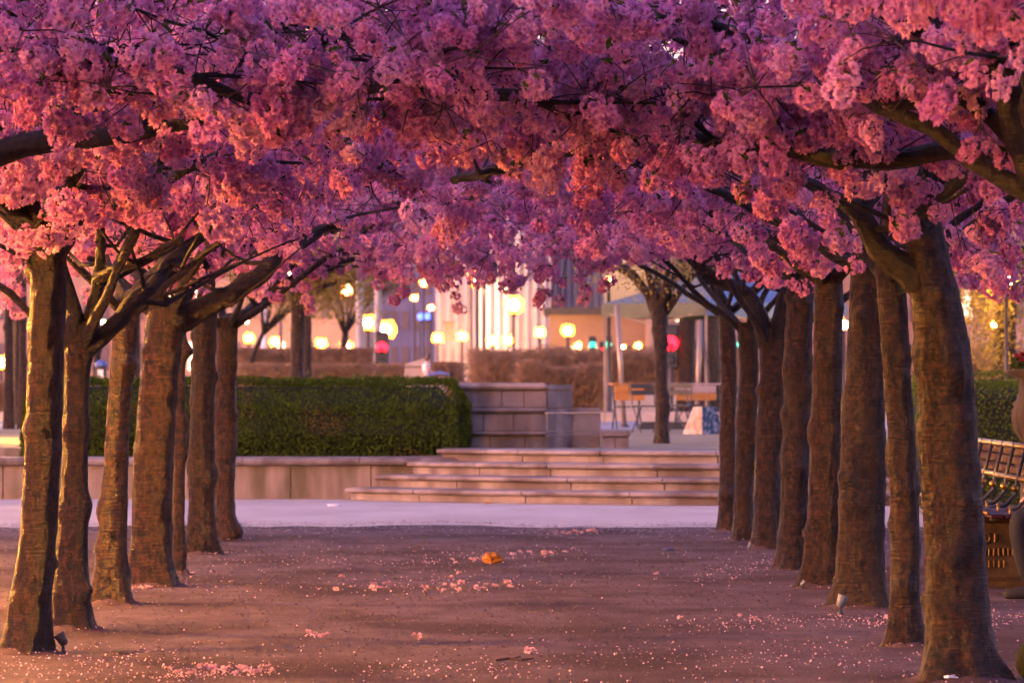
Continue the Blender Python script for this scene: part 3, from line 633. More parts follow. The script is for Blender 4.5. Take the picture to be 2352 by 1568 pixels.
TREES = [
 # label, base v, profile, limbs, crown z, opts
 ('thick leaning cherry tree nearest on the left with a dark knot hole', 1500,
  [(58, 1500, 50), (72, 1380, 45), (90, 1180, 43), (100, 960, 43), (106, 780, 43), (110, 640, 43), (106, 560, 42), (100, 490, 38)],
  [[(100, 590, 30), (64, 510, 25), (10, 460, 18, -.3), (-80, 400, 14, -.6)], [(120, 590, 34), (150, 480, 26, -.2), (200, 390, 18, -.5), (300, 300, 13, -.8), (420, 250, 8, -1)]],
  2.55, dict(knots=[(82, 598, 16)], nvis=260, mult=1.2)),
 ('cherry tree second from the front on the left, forking low', 1445,
  [(165, 1445, 44), (163, 1330, 40), (170, 1150, 32), (174, 1000, 30), (177, 860, 31), (182, 775, 34)],
  [[(195, 800, 26), (262, 748, 22), (330, 670, 20), (400, 600, 18, .3), (485, 525, 13, .6), (600, 470, 8, 1)], [(182, 790, 27), (208, 690, 17), (228, 600, 15), (236, 520, 11, -.3)], [(222, 640, 14), (320, 592, 12, -.2), (430, 540, 8, -.5)], [(170, 790, 26), (155, 650, 22), (150, 540, 18), (120, 430, 12, .5)]],
  2.50, dict(n_auto=3)),
 ('slender cherry tree third from the front on the left', 1388,
  [(260, 1388, 40), (258, 1300, 33), (265, 1120, 28), (272, 950, 27), (284, 800, 28), (294, 690, 30)],
  [[(296, 700, 26), (345, 640, 18), (430, 562, 14, .3), (520, 500, 9, .6)], [(288, 700, 24), (268, 640, 14, .2), (232, 560, 10, .6)]],
  2.45, dict(n_auto=3)),
 ('stout straight cherry tree fourth from the front on the left', 1345,
  [(352, 1345, 45), (350, 1250, 43), (353, 1080, 44), (362, 920, 43), (374, 790, 42), (386, 710, 45)],
  [[(395, 735, 40), (455, 712, 33), (535, 680, 27), (612, 620, 24), (668, 570, 19, .2), (790, 510, 11, .5)], [(372, 720, 34), (376, 655, 22), (470, 590, 14, .4), (595, 555, 9, .8)]],
  2.42, dict(n_auto=3)),
 ('very thin young cherry tree between two thicker left trunks', 1318,
  [(411, 1318, 15), (410, 1200, 14), (411, 1000, 13.5), (412, 850, 13), (414, 700, 12)], [], 2.45, dict(n_auto=4, reach=1.6, nvis=60, flare=.4, mult=.6)),
 ('mid-sized cherry tree second from the far end on the left', 1272,
  [(463, 1272, 29), (462, 1150, 29), (463, 1000, 29), (467, 850, 28), (472, 700, 28)], [], 2.46, dict(n_auto=5)),
 ('far-end cherry tree on the left with a knobbly foot', 1240,
  [(518, 1240, 25), (516, 1150, 24), (518, 1000, 26), (520, 850, 25), (523, 730, 25)],
  [[(525, 745, 22), (566, 714, 12), (640, 655, 12, .3), (740, 612, 9, .6), (830, 590, 6, .9)]],
  2.46, dict(n_auto=5, burls=[(.10, 5.7, .07, .08)])),
 ('big reddish cherry tree nearest on the right, trunk leaning left at the top', 1562,
  [(2206, 1562, 74), (2200, 1420, 67), (2190, 1200, 66), (2178, 1000, 64), (2165, 820, 62), (2150, 700, 58), (2132, 600, 50), (2118, 500, 44), (2122, 430, 40)],
  [[(2120, 650, 48), (2050, 595, 36), (1985, 515, 28), (1905, 450, 20, .2), (1800, 385, 12, .5)], [(2120, 450, 34), (2140, 380, 28), (2180, 310, 20), (2240, 240, 13)], [(2158, 670, 22), (2156, 560, 21), (2160, 470, 19), (2175, 380, 15)]],
  2.62, dict(n_auto=3, nvis=260, mult=1.3, burls=[(.75, 4.7, .03, .09)])),
 ('narrow pale-sided cherry tree second from the front on the right', 1483,
  [(2080, 1483, 36), (2079, 1380, 33), (2080, 1200, 34), (2072, 1000, 32), (2060, 850, 32), (2050, 700, 33), (2045, 610, 34)],
  [[(2040, 640, 26), (1990, 540, 18, .3), (1940, 450, 12, .6)]],
  2.60, dict(knots=[(2066, 662, 13)], n_auto=5, mult=1.3)),
 ('broad cherry tree third from the front on the right with burls', 1395,
  [(1983, 1395, 54), (1980, 1300, 52), (1983, 1100, 51), (1984, 950, 47), (1990, 800, 43), (1992, 680, 40), (1994, 590, 40)],
  [], 2.50, dict(n_auto=6, burls=[(.86, 3.9, .06, .07), (.70, 4.3, .035, .08)])),
 ('cherry tree fourth from the front on the right, mossy and upright', 1350,
  [(1888, 1350, 37), (1890, 1240, 35), (1897, 1050, 34), (1899, 900, 34), (1901, 760, 33), (1903, 620, 33)], [], 2.45, dict(n_auto=5)),
 ('cherry tree fifth from the front on the right with a knot hole at its top', 1310,
  [(1822, 1310, 34), (1822, 1220, 31), (1828, 1040, 30), (1832, 900, 30), (1836, 760, 30), (1842, 620, 30)], [], 2.40, dict(knots=[(1836, 626, 12)], n_auto=5)),
 ('forked cherry tree sixth from the front on the right, limb reaching left', 1260,
  [(1762, 1260, 28), (1764, 1150, 29), (1768, 1000, 30), (1776, 880, 29), (1776, 780, 30)],
  [[(1768, 790, 28), (1722, 692, 22), (1655, 640, 18), (1592, 590, 13), (1520, 540, 8, .3)], [(1780, 790, 25), (1806, 660, 17), (1832, 570, 12, .3)]],
  2.62, dict(n_auto=3)),
 ('thin cherry tree second from the far end on the right', 1243,
  [(1708, 1243, 23), (1710, 1130, 22), (1715, 980, 24), (1721, 850, 22), (1716, 740, 22)], [], 2.66, dict(n_auto=5)),
 ('thinnest far-end cherry tree on the right beside the steps', 1220,
  [(1671, 1220, 17), (1671, 1080, 17), (1675, 900, 18), (1672, 780, 20), (1664, 700, 18)],
  [[(1664, 710, 17), (1645, 655, 11), (1600, 612, 7, .3)]], 2.66, dict(n_auto=5)),
 # two trees whose trunks stand outside the picture but whose limbs and blossoms hang into it
 ('cherry tree just outside the left edge, limbs arching in at the top', 1590,
  [(-260, 1590, 62), (-255, 1300, 55), (-250, 900, 52), (-245, 560, 54), (-240, 400, 56)],
  [[(-225, 420, 40), (-60, 215, 26, -.3), (90, 125, 20, -.8), (260, 140, 19, -1), (420, 172, 17, -1), (600, 240, 11, -.8)],
   [(-225, 430, 44), (100, 330, 32, .2), (420, 285, 27, 0), (680, 228, 24, -.3), (870, 196, 24, -.5), (1100, 202, 20, -.5), (1270, 240, 15, -.2), (1420, 300, 9, .3)],
   [(775, 205, 14, -.4), (757, 130, 12, -.5), (735, 85, 8, -.6)]],
  2.72, dict(n_auto=4, nvis=280, mult=1.15)),
 ('cherry tree just outside the right edge, thick dark limb crossing the top corner', 1655,
  [(2560, 1655, 72), (2555, 1300, 66), (2530, 900, 62), (2480, 560, 60), (2440, 430, 62)],
  [[(2430, 460, 52), (2352, 300, 46), (2300, 170, 44), (2200, 90, 42), (2060, 30, 38), (1900, -40, 26)],
   [(2420, 440, 44), (2330, 340, 34, .5), (2200, 347, 27, 1.0), (1980, 362, 27, 1.5), (1800, 348, 23, 2.0), (1480, 322, 16, 3.0), (1290, 348, 13, 3.6), (1120, 398, 14, 4.2), (1030, 402, 11, 4.5)],
   [(2420, 450, 40), (2290, 290, 24, .2), (2180, 235, 20, .2), (2050, 250, 12, .2)]],
  2.72, dict(n_auto=4, nvis=280, mult=1.15)),
]
EXTRA = [[] for _ in TREES]
for u, v, dd, n in SPRAY_L + SPRAY_R:
    x = XU(u, dd); k = min(range(len(TREES)), key=lambda i: math.hypot(XU(TREES[i][2][0][0], GD(TREES[i][1])) - x, GD(TREES[i][1]) - dd))
    EXTRA[k].append((u, v, dd, n))
for i, (label, bv, prof, limbs, cz, kw) in enumerate(TREES):
    cherry(label, GD(bv), prof, limbs, 11 + i, cz, extra=EXTRA[i], **kw)
# unseen trees carry the rows towards the camera, added to block front skylight
for lbl, x, y, sd_ in (('unseen cherry tree added to the left row towards the camera', -2.9, 21.4, 41), ('unseen cherry tree added to the left row beside the camera', -2.95, 17.6, 42), ('unseen cherry tree added to the right row towards the camera', 2.85, 18.6, 43), ('unseen cherry tree added to the right row beside the camera', 2.9, 14.6, 44)):
    q = lambda z: (U0 + x * F / y, V0 - (z - H) * F / y)
    cherry(lbl, y, [(*q(0), 80), (*q(.6), 72), (*q(1.5), 70), (*q(2.5), 74)], [], sd_, 3.22, n_auto=6, nvis=0)

for i in range(8):                                # neighbouring rows of the grove, added out of view to cut side skylight
    for x, lb, gp in ((-11.2, 'cherry tree of the next row to the left, outside the picture', 'next row of cherries to the left'), (8.6, 'cherry tree of the next row to the right, outside the picture', 'next row of cherries to the right')):
        y = 22 + i * 4.2; q = lambda z: (U0 + x * F / y, V0 - (z - H) * F / y)
        lb = lb.replace('tree of', 'tree ' + ('nearest the camera', 'second', 'third', 'fourth', 'fifth', 'sixth', 'seventh', 'farthest')[i] + ' in'); cherry(lb, y, [(*q(0), 55), (*q(.6), 48), (*q(1.5), 46), (*q(2.3), 48)], [], 60 + i * 2 + (x > 0), 2.45, n_auto=5, nvis=0, mult=.6)['group'] = gp

# hanging sprigs under the arch, each a small twig with blossoms, parts of the far right and left crowns
far_crowns = [o for o in COL.objects if o.name.startswith('crown')]
def sprig(par, pts, d):
    base = par.parent.location; rnd = random.Random(int(pts[0][0]))
    mb = MB(); ww = [P(u, v, d) - base for u, v in pts]
    top = ww[0] + Vector((rnd.uniform(-.1, .1), 0, .35)); mb.tube([top] + ww, .004, 4); mb.build('hanging_twig', 'twig', par)
    for p in ww:
        o = bpy.data.objects.new('blossom_cluster', CL[rnd.choice((4, 7, 9, 2))]); COL.objects.link(o); o.parent = par; o.location = p
        o.rotation_euler = (rnd.gauss(0, .3), rnd.gauss(0, .3), rnd.random() * 6); s = rnd.uniform(.75, 1.0); o.scale = (s, s, s)
fl, fr_ = far_crowns[6], far_crowns[14]
for pts in ([(945, 640), (925, 668), (905, 690)], [(1020, 655), (1046, 680), (1052, 705)], [(700, 660), (706, 690), (712, 712)], [(1240, 640), (1250, 672), (1238, 690)], [(1330, 640), (1345, 668), (1340, 690)], [(1290, 650), (1285, 690)], [(640, 680), (655, 650)], [(1385, 660), (1400, 645)], [(870, 650), (880, 628)]):
    sprig(fl if pts[0][0] < 1150 else fr_, pts, 46.5)

# ================================================================== BACKGROUND
def tree_bg(name, label, base, prof, limbs, m, leaf=None, nleaf=0, lsize=.03, lz=(0, 1), fine=0, cat='tree', spreadr=1.6, hang=False, seed=3, cent=None):
    """background tree: tapered trunk, limbs, fine twigs, loose leaves round the limb ends"""
    rnd = random.Random(seed); t = thing(name, base, label, cat)
    trunk_mesh(prof, seed, .5).build('trunk', m, t, True); tips = []
    for lb in limbs:
        sp = spline(lb, 6); MB().tube([q[:3] for q in sp], [q[3] for q in sp], 8, True, .1).build('limb', m, t, True)
        tips += [Vector(q[:3]) for q in sp[len(sp)//2:]]
    if fine:
        A, B = [], []
        for _ in range(fine):
            p = rnd.choice(tips); dr = Vector((rnd.gauss(0, 1), rnd.gauss(0, 1), rnd.gauss(.5, .6) if not hang else -1.2)).normalized(); q = p
            for s in range(3):
                r = q + dr * spreadr * .22; A.append(tuple(q)); B.append(tuple(r)); q = r; dr = (dr + Vector((rnd.gauss(0, .35), rnd.gauss(0, .35), rnd.gauss(.05, .2) if not hang else -.5))).normalized()
        stuff(obj('twigs', sticks('twigs', np.array(A), np.array(B), .009, .005), 'shrub' if not hang else 'twig', t))
    if leaf:
        T = np.array([tuple(p) for p in tips]); i = RNG.integers(0, len(T), nleaf); clump = RNG.normal(0, 1, (len(T) * 6, 3)) * spreadr * .45
        pts = T[i] + clump[i * 6 + RNG.integers(0, 6, nleaf)] + RNG.normal(0, .13, (nleaf, 3)) * (1 if not hang else np.array([.5, .5, 1]))
        if hang: pts[:, 2] -= RNG.random(nleaf)**1.5 * 1.6
        cr = stuff(obj('crown', leaf_quads('crown', pts, np.tile((0, -.4, .3), (nleaf, 1)), lsize, 1.2), leaf, t))
    return t
def px_profile(base, d, pts): return [(XU(u, d) - base.x, ZV(v, d) - base.z, hw * d / F) for u, v, hw in pts]
def px_limb(base, d, pts): return [(XU(q[0], d) - base.x, (q[3] if len(q) > 3 else 0), ZV(q[1], d) - base.z, q[2] * d / F) for q in pts]

# pollarded tree in front of the tent
d = 72; bs = Vector((XU(1522, d), d, TZ))
tree_bg('linden_tree', 'dark vase-shaped tree with yellow-green buds standing before the tent', bs, px_profile(bs, d, [(1522, 1032, 17), (1521, 960, 15), (1519, 860, 15), (1517, 780, 17), (1515, 720, 20), (1514, 690, 24)]),
  [px_limb(bs, d, l) for l in ([(1506, 715, 14), (1478, 660, 9), (1445, 620, 7), (1390, 585, 4, .3)], [(1512, 705, 14), (1492, 640, 8, -.2), (1472, 590, 6, -.3), (1455, 540, 4, -.4)], [(1516, 705, 13), (1512, 640, 8, .3), (1505, 560, 6, .4)], [(1520, 705, 13), (1530, 640, 8, -.3), (1532, 560, 6, -.4)], [(1524, 710, 13), (1548, 640, 9), (1570, 585, 6, .2), (1590, 540, 4, .3)], [(1528, 715, 12), (1565, 665, 7, -.2), (1600, 625, 5, -.3)], [(1510, 700, 12), (1440, 625, 6, .5), (1375, 610, 4, .6)])],
  'bark2', 'yellow_leaf', 1900, .022, spreadr=.34, fine=60, seed=5)

# pair of yellow-lit trees behind the hedge on the left
d = 96; bs = Vector((XU(682, d), d, TZ))
tree_bg('linden_tree', 'yellow-lit straight tree trunk behind the left hedge with lime-coloured crown', bs, px_profile(bs, d, [(682, 980, 16), (683, 870, 15), (684, 760, 15), (686, 680, 16)]),
  [px_limb(bs, d, l) for l in ([(684, 690, 14), (660, 640, 9), (610, 600, 6)], [(686, 690, 14), (690, 620, 9, .3), (700, 560, 6)], [(688, 690, 14), (730, 640, 9), (790, 610, 6)], [(686, 700, 12), (740, 660, 7, -.4), (820, 640, 4)])], 'bark', 'yellow_leaf', 9000, .03, spreadr=.7, fine=120, seed=6)
d = 104; bs = Vector((XU(706, d), d, TZ))
tree_bg('linden_tree', 'grey-mauve tree trunk just behind the yellow-lit one', bs, px_profile(bs, d, [(703, 965, 12), (704, 860, 11), (705, 760, 11), (705, 680, 12)]),
  [px_limb(bs, d, l) for l in ([(704, 690, 10), (680, 640, 7), (640, 590, 5)], [(706, 690, 10), (740, 630, 7), (800, 590, 5)])], 'bark', 'yellow_leaf', 3000, .03, spreadr=.7, fine=60, seed=8)
# leaning bare trees seen left of it
for (lbl, u0, u1, dd, sd_) in (('bare tree leaning right between the left cherry trunks and the lamp post', 556, 640, 120, 9), ('bare twiggy tree in front of the pinkish far building', 780, 800, 150, 10)):
    bs = Vector((XU(u0, dd), dd, TZ))
    tree_bg('bare_tree', lbl, bs, px_profile(bs, dd, [(u0, 930, 7), (u0 + (u1-u0)*.3, 820, 6), (u0 + (u1-u0)*.6, 760, 5)]),
      [px_limb(bs, dd, [(u0 + (u1-u0)*.6, 765, 5), (u1 + k*30, 700 - abs(k)*8, 3, k*.4), (u1 + k*70, 640, 2, k*.8)]) for k in (-1.5, -.6, .3, 1, 1.8)], 'bark', None, fine=500, spreadr=1.5, seed=sd_)
# big trunks behind the tent
for lbl, u, hw, dd, tw, mm in (('thick orange-lit tree trunk behind the tent', 1578, 20, 112, 25, 'bark'), ('wide brown tree trunk right of the orange-lit one', 1627, 26, 118, 30, 'bark')):
    bs = Vector((XU(u, dd), dd, TZ))
    tree_bg('plane_tree', lbl, bs, px_profile(bs, dd, [(u - 4, 965, tw), (u, 900, hw + 1), (u, 800, hw), (u + 3, 640, hw), (u + 5, 480, hw)]),
      [px_limb(bs, dd, [(u + 4, 500, hw*.7), (u + k*60, 380, hw*.45, k), (u + k*160, 250, 6, 2*k)]) for k in (-1, -.3, .4, 1)], mm, 'yellow_leaf', 2500, .04, spreadr=1.2, fine=150, seed=int(u))
# trees at the far left edge
for lbl, u, hw, dd in (('yellow-lit tree trunk at the left edge of the picture', 20, 10, 92), ('amber tree trunk left of the nearest left cherry', 52, 9, 88), ('shaded tree trunk between the two far left lamps', 36, 8, 100), ('grey trunk seen between second and third left cherry', 222, 9, 98), ('grey-brown trunk behind the third left cherry', 310, 12, 105)):
    bs = Vector((XU(u, dd), dd, TZ))
    tree_bg('linden_tree', lbl, bs, px_profile(bs, dd, [(u, 985, hw + 2), (u, 860, hw), (u, 700, hw), (u, 520, hw)]),
      [px_limb(bs, dd, [(u, 540, hw*.7), (u + k*50, 430, 5, k), (u + k*130, 330, 3, 2*k)]) for k in (-1, .2, 1)], 'bark', 'yellow_leaf', 1800, .035, spreadr=1.0, fine=80, seed=int(u) + 40)
# weeping willow at the right edge
d = 84; bs = Vector((XU(2312, d), d, TZ))
tree_bg('willow_tree', 'golden lamplit weeping willow at the right edge behind the hedges', bs, px_profile(bs, d, [(2318, 1000, 34), (2312, 860, 26), (2310, 720, 24), (2316, 600, 22)]),
  [px_limb(bs, d, l) for l in ([(2312, 640, 16), (2270, 600, 9, -.6), (2225, 620, 5, -1)], [(2312, 640, 14), (2250, 580, 8, -.2), (2200, 600, 4, 0)], [(2318, 640, 15), (2350, 570, 9, .4), (2400, 600, 5)], [(2314, 650, 12), (2290, 600, 7, -1.0), (2262, 640, 4, -1.3)])], 'bark', 'yellow_leaf', 7000, .028, spreadr=.35, fine=420, hang=True, seed=12)
d = 98; bs = Vector((XU(2215, d), d, TZ))
tree_bg('willow_tree', 'pale leaning trunk between the nearest right cherry and the willow', bs, px_profile(bs, d, [(2240, 985, 14), (2222, 860, 11), (2205, 740, 10), (2195, 640, 9)]),
  [px_limb(bs, d, [(2195, 650, 8), (2190 + k*30, 560, 5, k), (2190 + k*70, 480, 3)]) for k in (-1, 1)], 'bark', None, fine=80, spreadr=1.0, seed=13)

# bare brown shrubs: clipped twig hedges
def twig_hedge(label, u0, u1, dtop, vtop, d, depth, n, name='bare_hedge', seed=1, m='shrub', zb=TZ, lump=.12):
    rng = np.random.default_rng(seed); x0, x1 = XU(u0, d), XU(u1, d); z1 = ZV(vtop, d)
    t = thing(name, ((x0 + x1) / 2, d, zb), label, 'hedge'); o = np.array(t.location)
    p = np.stack([rng.uniform(x0, x1, n), d + rng.random(n)**1.5 * depth, np.zeros(n)], 1)
    top = z1 + lump * np.array([noise.noise(Vector((x * 1.1 + seed, y * 1.1, 0))) + .5 * noise.noise(Vector((x * 3.3, y * 3.3, seed))) for x, y, _ in p])
    p[:, 2] = zb + (top - zb) * rng.random(n)**.75
    dr = unit(rng.normal(0, 1, (n, 3)) * np.array([.7, .7, .5]) + np.array([0, 0, .7])); L = rng.uniform(.12, .4, n)[:, None] * (depth / 2.0)**.3
    q = p + dr * L; q[:, 2] = np.minimum(q[:, 2], top)
    stuff(obj('twigs', sticks('twigs', p - o, q - o, .0075 * d / 100, .004 * d / 100), m, t))
    b = MB(); b.bbox((x0 + .15 - o[0], depth * .45, 0), (x1 - .15 - o[0], depth, z1 - zb - .22), .15); b.build('core', 'shrub', t)
twig_hedge('brown bare shrub bank between the stone pier and the tent', 1080, 1700, 0, 806, 140, 3, 15000, seed=2, lump=.25)
twig_hedge('darker brown bushes low behind the stone pier', 1190, 1400, 0, 846, 122, 2, 5000, seed=3, lump=.35)
twig_hedge('low orange-brown clipped hedge just behind the green hedge on the left', 546, 1060, 0, 836, 112, 2, 9000, seed=4, lump=.06)
twig_hedge('taller brown clipped hedge behind the low orange-brown one', 540, 850, 0, 800, 128, 2, 8000, seed=5, lump=.05)
twig_hedge('sunken brown hedge seen at the far left edge', -60, 60, 0, 880, 120, 2, 2500, seed=6)
twig_hedge('mauve bare hedge beyond the willow at the right edge', 2100, 2420, 0, 800, 130, 2, 5000, seed=7, lump=.15)
twig_hedge('round orange bush beside the reclining person', 985, 1052, 0, 832, 104, 1.0, 2500, name='round_bush', seed=8, lump=.05)

# ---------------------------------------------------------------- buildings
def building(name, label, u0, u1, ztop, d, m, depth=20):
    x0, x1 = XU(u0, d), XU(u1, d); t = thing(name, ((x0 + x1) / 2, d, TZ - .02), label, 'building')
    w = (x1 - x0) / 2; MB().box((-w, 0, 0), (w, depth, ztop)).build('wall', m, t)
    MB().box((-w - .4, -.4, ztop), (w + .4, depth + .4, ztop + .5)).build('roof', 'roof', t); return t, w
t, w_ = building('columned_building', 'pale building with many tall vertical pilasters in the centre distance', 1000, 1262, 22, 400, 'facade')
for i in range(13):
    x = -w_ + .35 + i * (2 * w_ - .7) / 12
    MB().lathe([(.22, 0), (.30, .2), (.22, .5), (.21, 20.5), (.32, 21.2), (.22, 22)], (x, -.22, 0), 10).build('pilaster', 'facade', t, True).location.y = .14
for i in range(12):
    x = -w_ + .35 + (i + .5) * (2 * w_ - .7) / 12
    o = MB().box((x - .12, -.06, 3.2), (x + .12, .02, 8.5)).build('window', 'window_lit' if i in (4, 5, 6, 7) else 'facade_pane', t)
    MB().box((x - .12, -.06, 10.5), (x + .12, .02, 15)).build('window', 'facade_pane', t)
t, w_ = building('columned_building', 'pale pilastered wing right of the brightest lamp', 1268, 1388, 20, 410, 'facade')
for i in range(8):
    x = -w_ + .2 + i * (2 * w_ - .4) / 7
    MB().lathe([(.18, 0), (.18, 18.8), (.28, 19.5), (.18, 20)], (x, -.18, 0), 8).build('pilaster', 'facade', t, True)
t, w_ = building('low_building', 'low pinkish-beige pavilion in front of the pilastered wing', 1262, 1500, 5.4, 370, 'facade_pink', 10)
for i in range(6):
    x = -w_ + .6 + i * (2 * w_ - 1.2) / 5; MB().box((x - .3, -.05, .6), (x + .3, .02, 3.2)).build('window', 'window_lit' if i in (1, 2) else 'pane', t)
t, w_ = building('office_building', 'slate-blue building in the distance behind the hanging blossom sprigs', 836, 1000, 26, 460, 'facade_grey')
for r in range(7):
    for i in range(6):
        x = -w_ + .7 + i * (2 * w_ - 1.4) / 5; MB().box((x - .3, -.05, 2 + r * 3.1), (x + .3, .02, 3.7 + r * 3.1)).build('window', 'pane', t)
t, w_ = building('apartment_building', 'pinkish-brown building far behind the left hedges', 420, 836, 18, 330, 'facade_pink')
for r in range(4):
    for i in range(12):
        x = -w_ + .6 + i * (2 * w_ - 1.2) / 11; MB().box((x - .28, -.05, 1.4 + r * 3.3), (x + .28, .02, 3.2 + r * 3.3)).build('window', 'window_lit' if (i * 7 + r * 5) % 6 == 0 else 'pane', t)
t, w_ = building('apartment_building', 'mauve-grey building behind the far left trunks', -140, 420, 18, 340, 'facade_pink')
for r in range(4):
    for i in range(14):
        x = -w_ + .6 + i * (2 * w_ - 1.2) / 13; MB().box((x - .28, -.05, 1.4 + r * 3.3), (x + .28, .02, 3.2 + r * 3.3)).build('window', 'window_lit' if (i * 7 + r * 5) % 6 == 0 else 'pane', t)
t, w_ = building('apartment_building', 'pale pink building behind the tent and right tree row', 1500, 2160, 18, 350, 'facade_pink')
for r in range(4):
    for i in range(16):
        x = -w_ + .6 + i * (2 * w_ - 1.2) / 15; MB().box((x - .28, -.05, 1.4 + r * 3.3), (x + .28, .02, 3.2 + r * 3.3)).build('window', 'window_lit' if (i * 7 + r * 5) % 6 == 0 else 'pane', t)
t, w_ = building('apartment_building', 'mauve building behind the willow at the right edge', 2160, 2520, 18, 335, 'facade_pink')
for r in range(4):
    for i in range(9):
        x = -w_ + .6 + i * (2 * w_ - 1.2) / 8; MB().box((x - .28, -.05, 1.4 + r * 3.3), (x + .28, .02, 3.2 + r * 3.3)).build('window', 'window_lit' if (i * 7 + r * 5) % 6 == 0 else 'pane', t)
fb = thing('banner', P(1032, 762, 396), 'small red banner hanging on the pale pilastered building', 'banner')
MB().box((-.42, -.6, -.7), (.42, -.5, .7)).build('cloth', 'redsign', fb); MB().box((-.5, -.65, .7), (.5, -.45, .78)).build('rod', 'darkpole', fb)

# ---------------------------------------------------------------- lamps
def globe(mb, c, r, n=10):
    return mb.lathe([(max(.002, r * math.sin(math.pi * k / n)), -r * math.cos(math.pi * k / n)) for k in range(n + 1)], c, 14, False)
def street_lamp(label, u, v, d, r, m, pole_r=.05, zb=None, pm='darkpole', cap=True, x=None, z=None, group='street lamps', hood=False):
    zb = (TZ - .02 if d > 66 else 0) if zb is None else zb
    x = XU(u, d) if x is None else x; z = ZV(v, d) if z is None else z
    t = thing('street_lamp', (x, d, zb), label, 'street lamp', group); h = z - zb
    MB().lathe([(pole_r*2.6, 0), (pole_r*2.6, .12), (pole_r*1.7, .2), (pole_r*1.5, .7), (pole_r, .8), (pole_r*.8, h - r*1.25), (pole_r*1.8, h - r*1.1), (r*.6, h - r*.85)], sides=12).build('pole', pm, t, True)
    if m == 'lamp_far':
        g = MB(); globe(g, (0, 0, h), r * .52, 8); b_ = g.build('bulb', m, t, True)
        g = MB(); globe(g, (0, 0, h), r * 1.12); g.build('globe', 'frosted', t, True)
    else:
        g = MB(); globe(g, (0, 0, h), r); g.build('globe', m, t, True)
    if hood: MB().lathe([(.46, h - .01), (.465, h + .01), (.36, h + .2), (.12, h + .28), (.03, h + .42)], sides=20).build('hood', pm, t, True)  # hood added to keep lamp light off the blossom canopy
    elif cap: MB().lathe([(r*.55, h + r*.86), (r*.4, h + r*1.05), (r*.12, h + r*1.2), (.004, h + r*1.45)], sides=12).build('cap', pm, t, True)
    return t
# lamps standing in view
street_lamp('large glowing globe lamp on a slim post above the left hedge', 797, 665, 170, .31, 'lamp_far')
street_lamp('globe lamp low behind the left of the two pale columns', 846, 741, 190, .31, 'lamp_far')
street_lamp('globe lamp just right of the second pale column', 886, 757, 175, .33, 'lamp_far')
street_lamp('small lamp high above the pale building at its left edge', 973, 650, 260, .20, 'lamp_far')
street_lamp('small lamp on a bracket over the slate-blue building', 952, 684, 250, .18, 'lamp_far')
street_lamp('small lamp above the pair of blue lights', 990, 706, 250, .17, 'lamp_far')
street_lamp('topmost small lamp under the blossom arch centre', 1083, 628, 210, .14, 'lamp_far')
street_lamp('twin-headed lamp on the dark post in front of the pilasters', 1094, 650, 205, .20, 'lamp_far')
street_lamp('biggest and brightest white-hot lamp in the centre distance', 1180, 700, 386, .70, 'lamp_far', .10)
for lbl, u, v, r in (('starry street light at the left foot of the pale building', 1005, 776, .30), ('pale yellow street light left of the dark lamp post', 1062, 772, .28), ('left of two bright street lights under the lit tall windows', 1131, 781, .30), ('right of two bright street lights under the lit tall windows', 1166, 781, .30),
                  ('bright street light at the left of the low pavilion', 1240, 763, .30), ('bright street light at the middle of the low pavilion', 1304, 759, .36), ('small starry lamp low over the brown shrubs', 1328, 794, .22),
                  ('amber lamp seen between tent legs', 1466, 793, .20), ('second amber lamp beside the tent leg', 1432, 796, .13)):
    dd = 364 if u in (1240, 1304) else 394 if u < 1200 else 270
    street_lamp(lbl, u, v, dd, r * dd / 290, 'lamp_far', .05 * dd / 200)
for lbl, u, v in (('small street lamp added right of the far-end left cherry trunk', 572, 776), ('small street lamp added left of the yellow-lit tree trunk', 632, 784), ('low lamp added just right of the grey-mauve trunk', 738, 788), ('low pinkish lamp under the large globe lamp', 796, 794)):
    street_lamp(lbl, u, v, 323, .34, 'lamp_far', .07)  # first three added to warm the left building's facade
street_lamp('small amber lamp glowing between fourth and third right cherry trunks', 1936, 746, 100, .09, 'lamp_dim')
street_lamp('lantern shining through the willow at the right edge', 2311, 641, 82, .11, 'lamp_dim', .03)
street_lamp('lower lamp beyond the willow branches', 2284, 746, 140, .12, 'lamp_far')
street_lamp('bright lamp at the very left edge of the picture', 3, 832, 150, .22, 'lamp_far')
street_lamp('tiny lamp behind the left tent corner', 1398, 640, 120, .07, 'lamp_far')
# lamps that light the alley, standing left of the rows and in front, outside the picture
for i, (x, y) in enumerate(((-7.4, 26), (-7.4, 34.5), (-7.5, 43), (-15, 58), (-8.6, 76))):
    street_lamp('tall globe street lamp beside the left cherry row, %s' % ('the nearest one', 'second from the front', 'the middle one', 'level with the steps', 'farthest one on the terrace')[i], 0, 0, y, .19, 'lamp_mid' if i in (2, 3) else 'lamp', .05, x=x, z=2.45, group='lamps along the left of the alley', hood=True)
street_lamp('globe street lamp in front of the alley on the left', 0, 0, 20, .15, 'lamp_front', .05, x=-3.3, z=2.1, group='lamps in front of the alley')
street_lamp('globe street lamp in front of the alley on the right', 0, 0, 18.4, .15, 'lamp_front', .05, x=3.6, z=2.1, group='lamps in front of the alley')
street_lamp('globe street lamp on the terrace right of the tent', 0, 0, 122, .18, 'lamp_terrace', .05, x=17.5, z=4.2, group='lamps on the terrace')
street_lamp('globe street lamp on the terrace beyond the left hedge', 0, 0, 100, .18, 'lamp_terrace', .05, x=-13.0, z=4.2, group='lamps on the terrace')
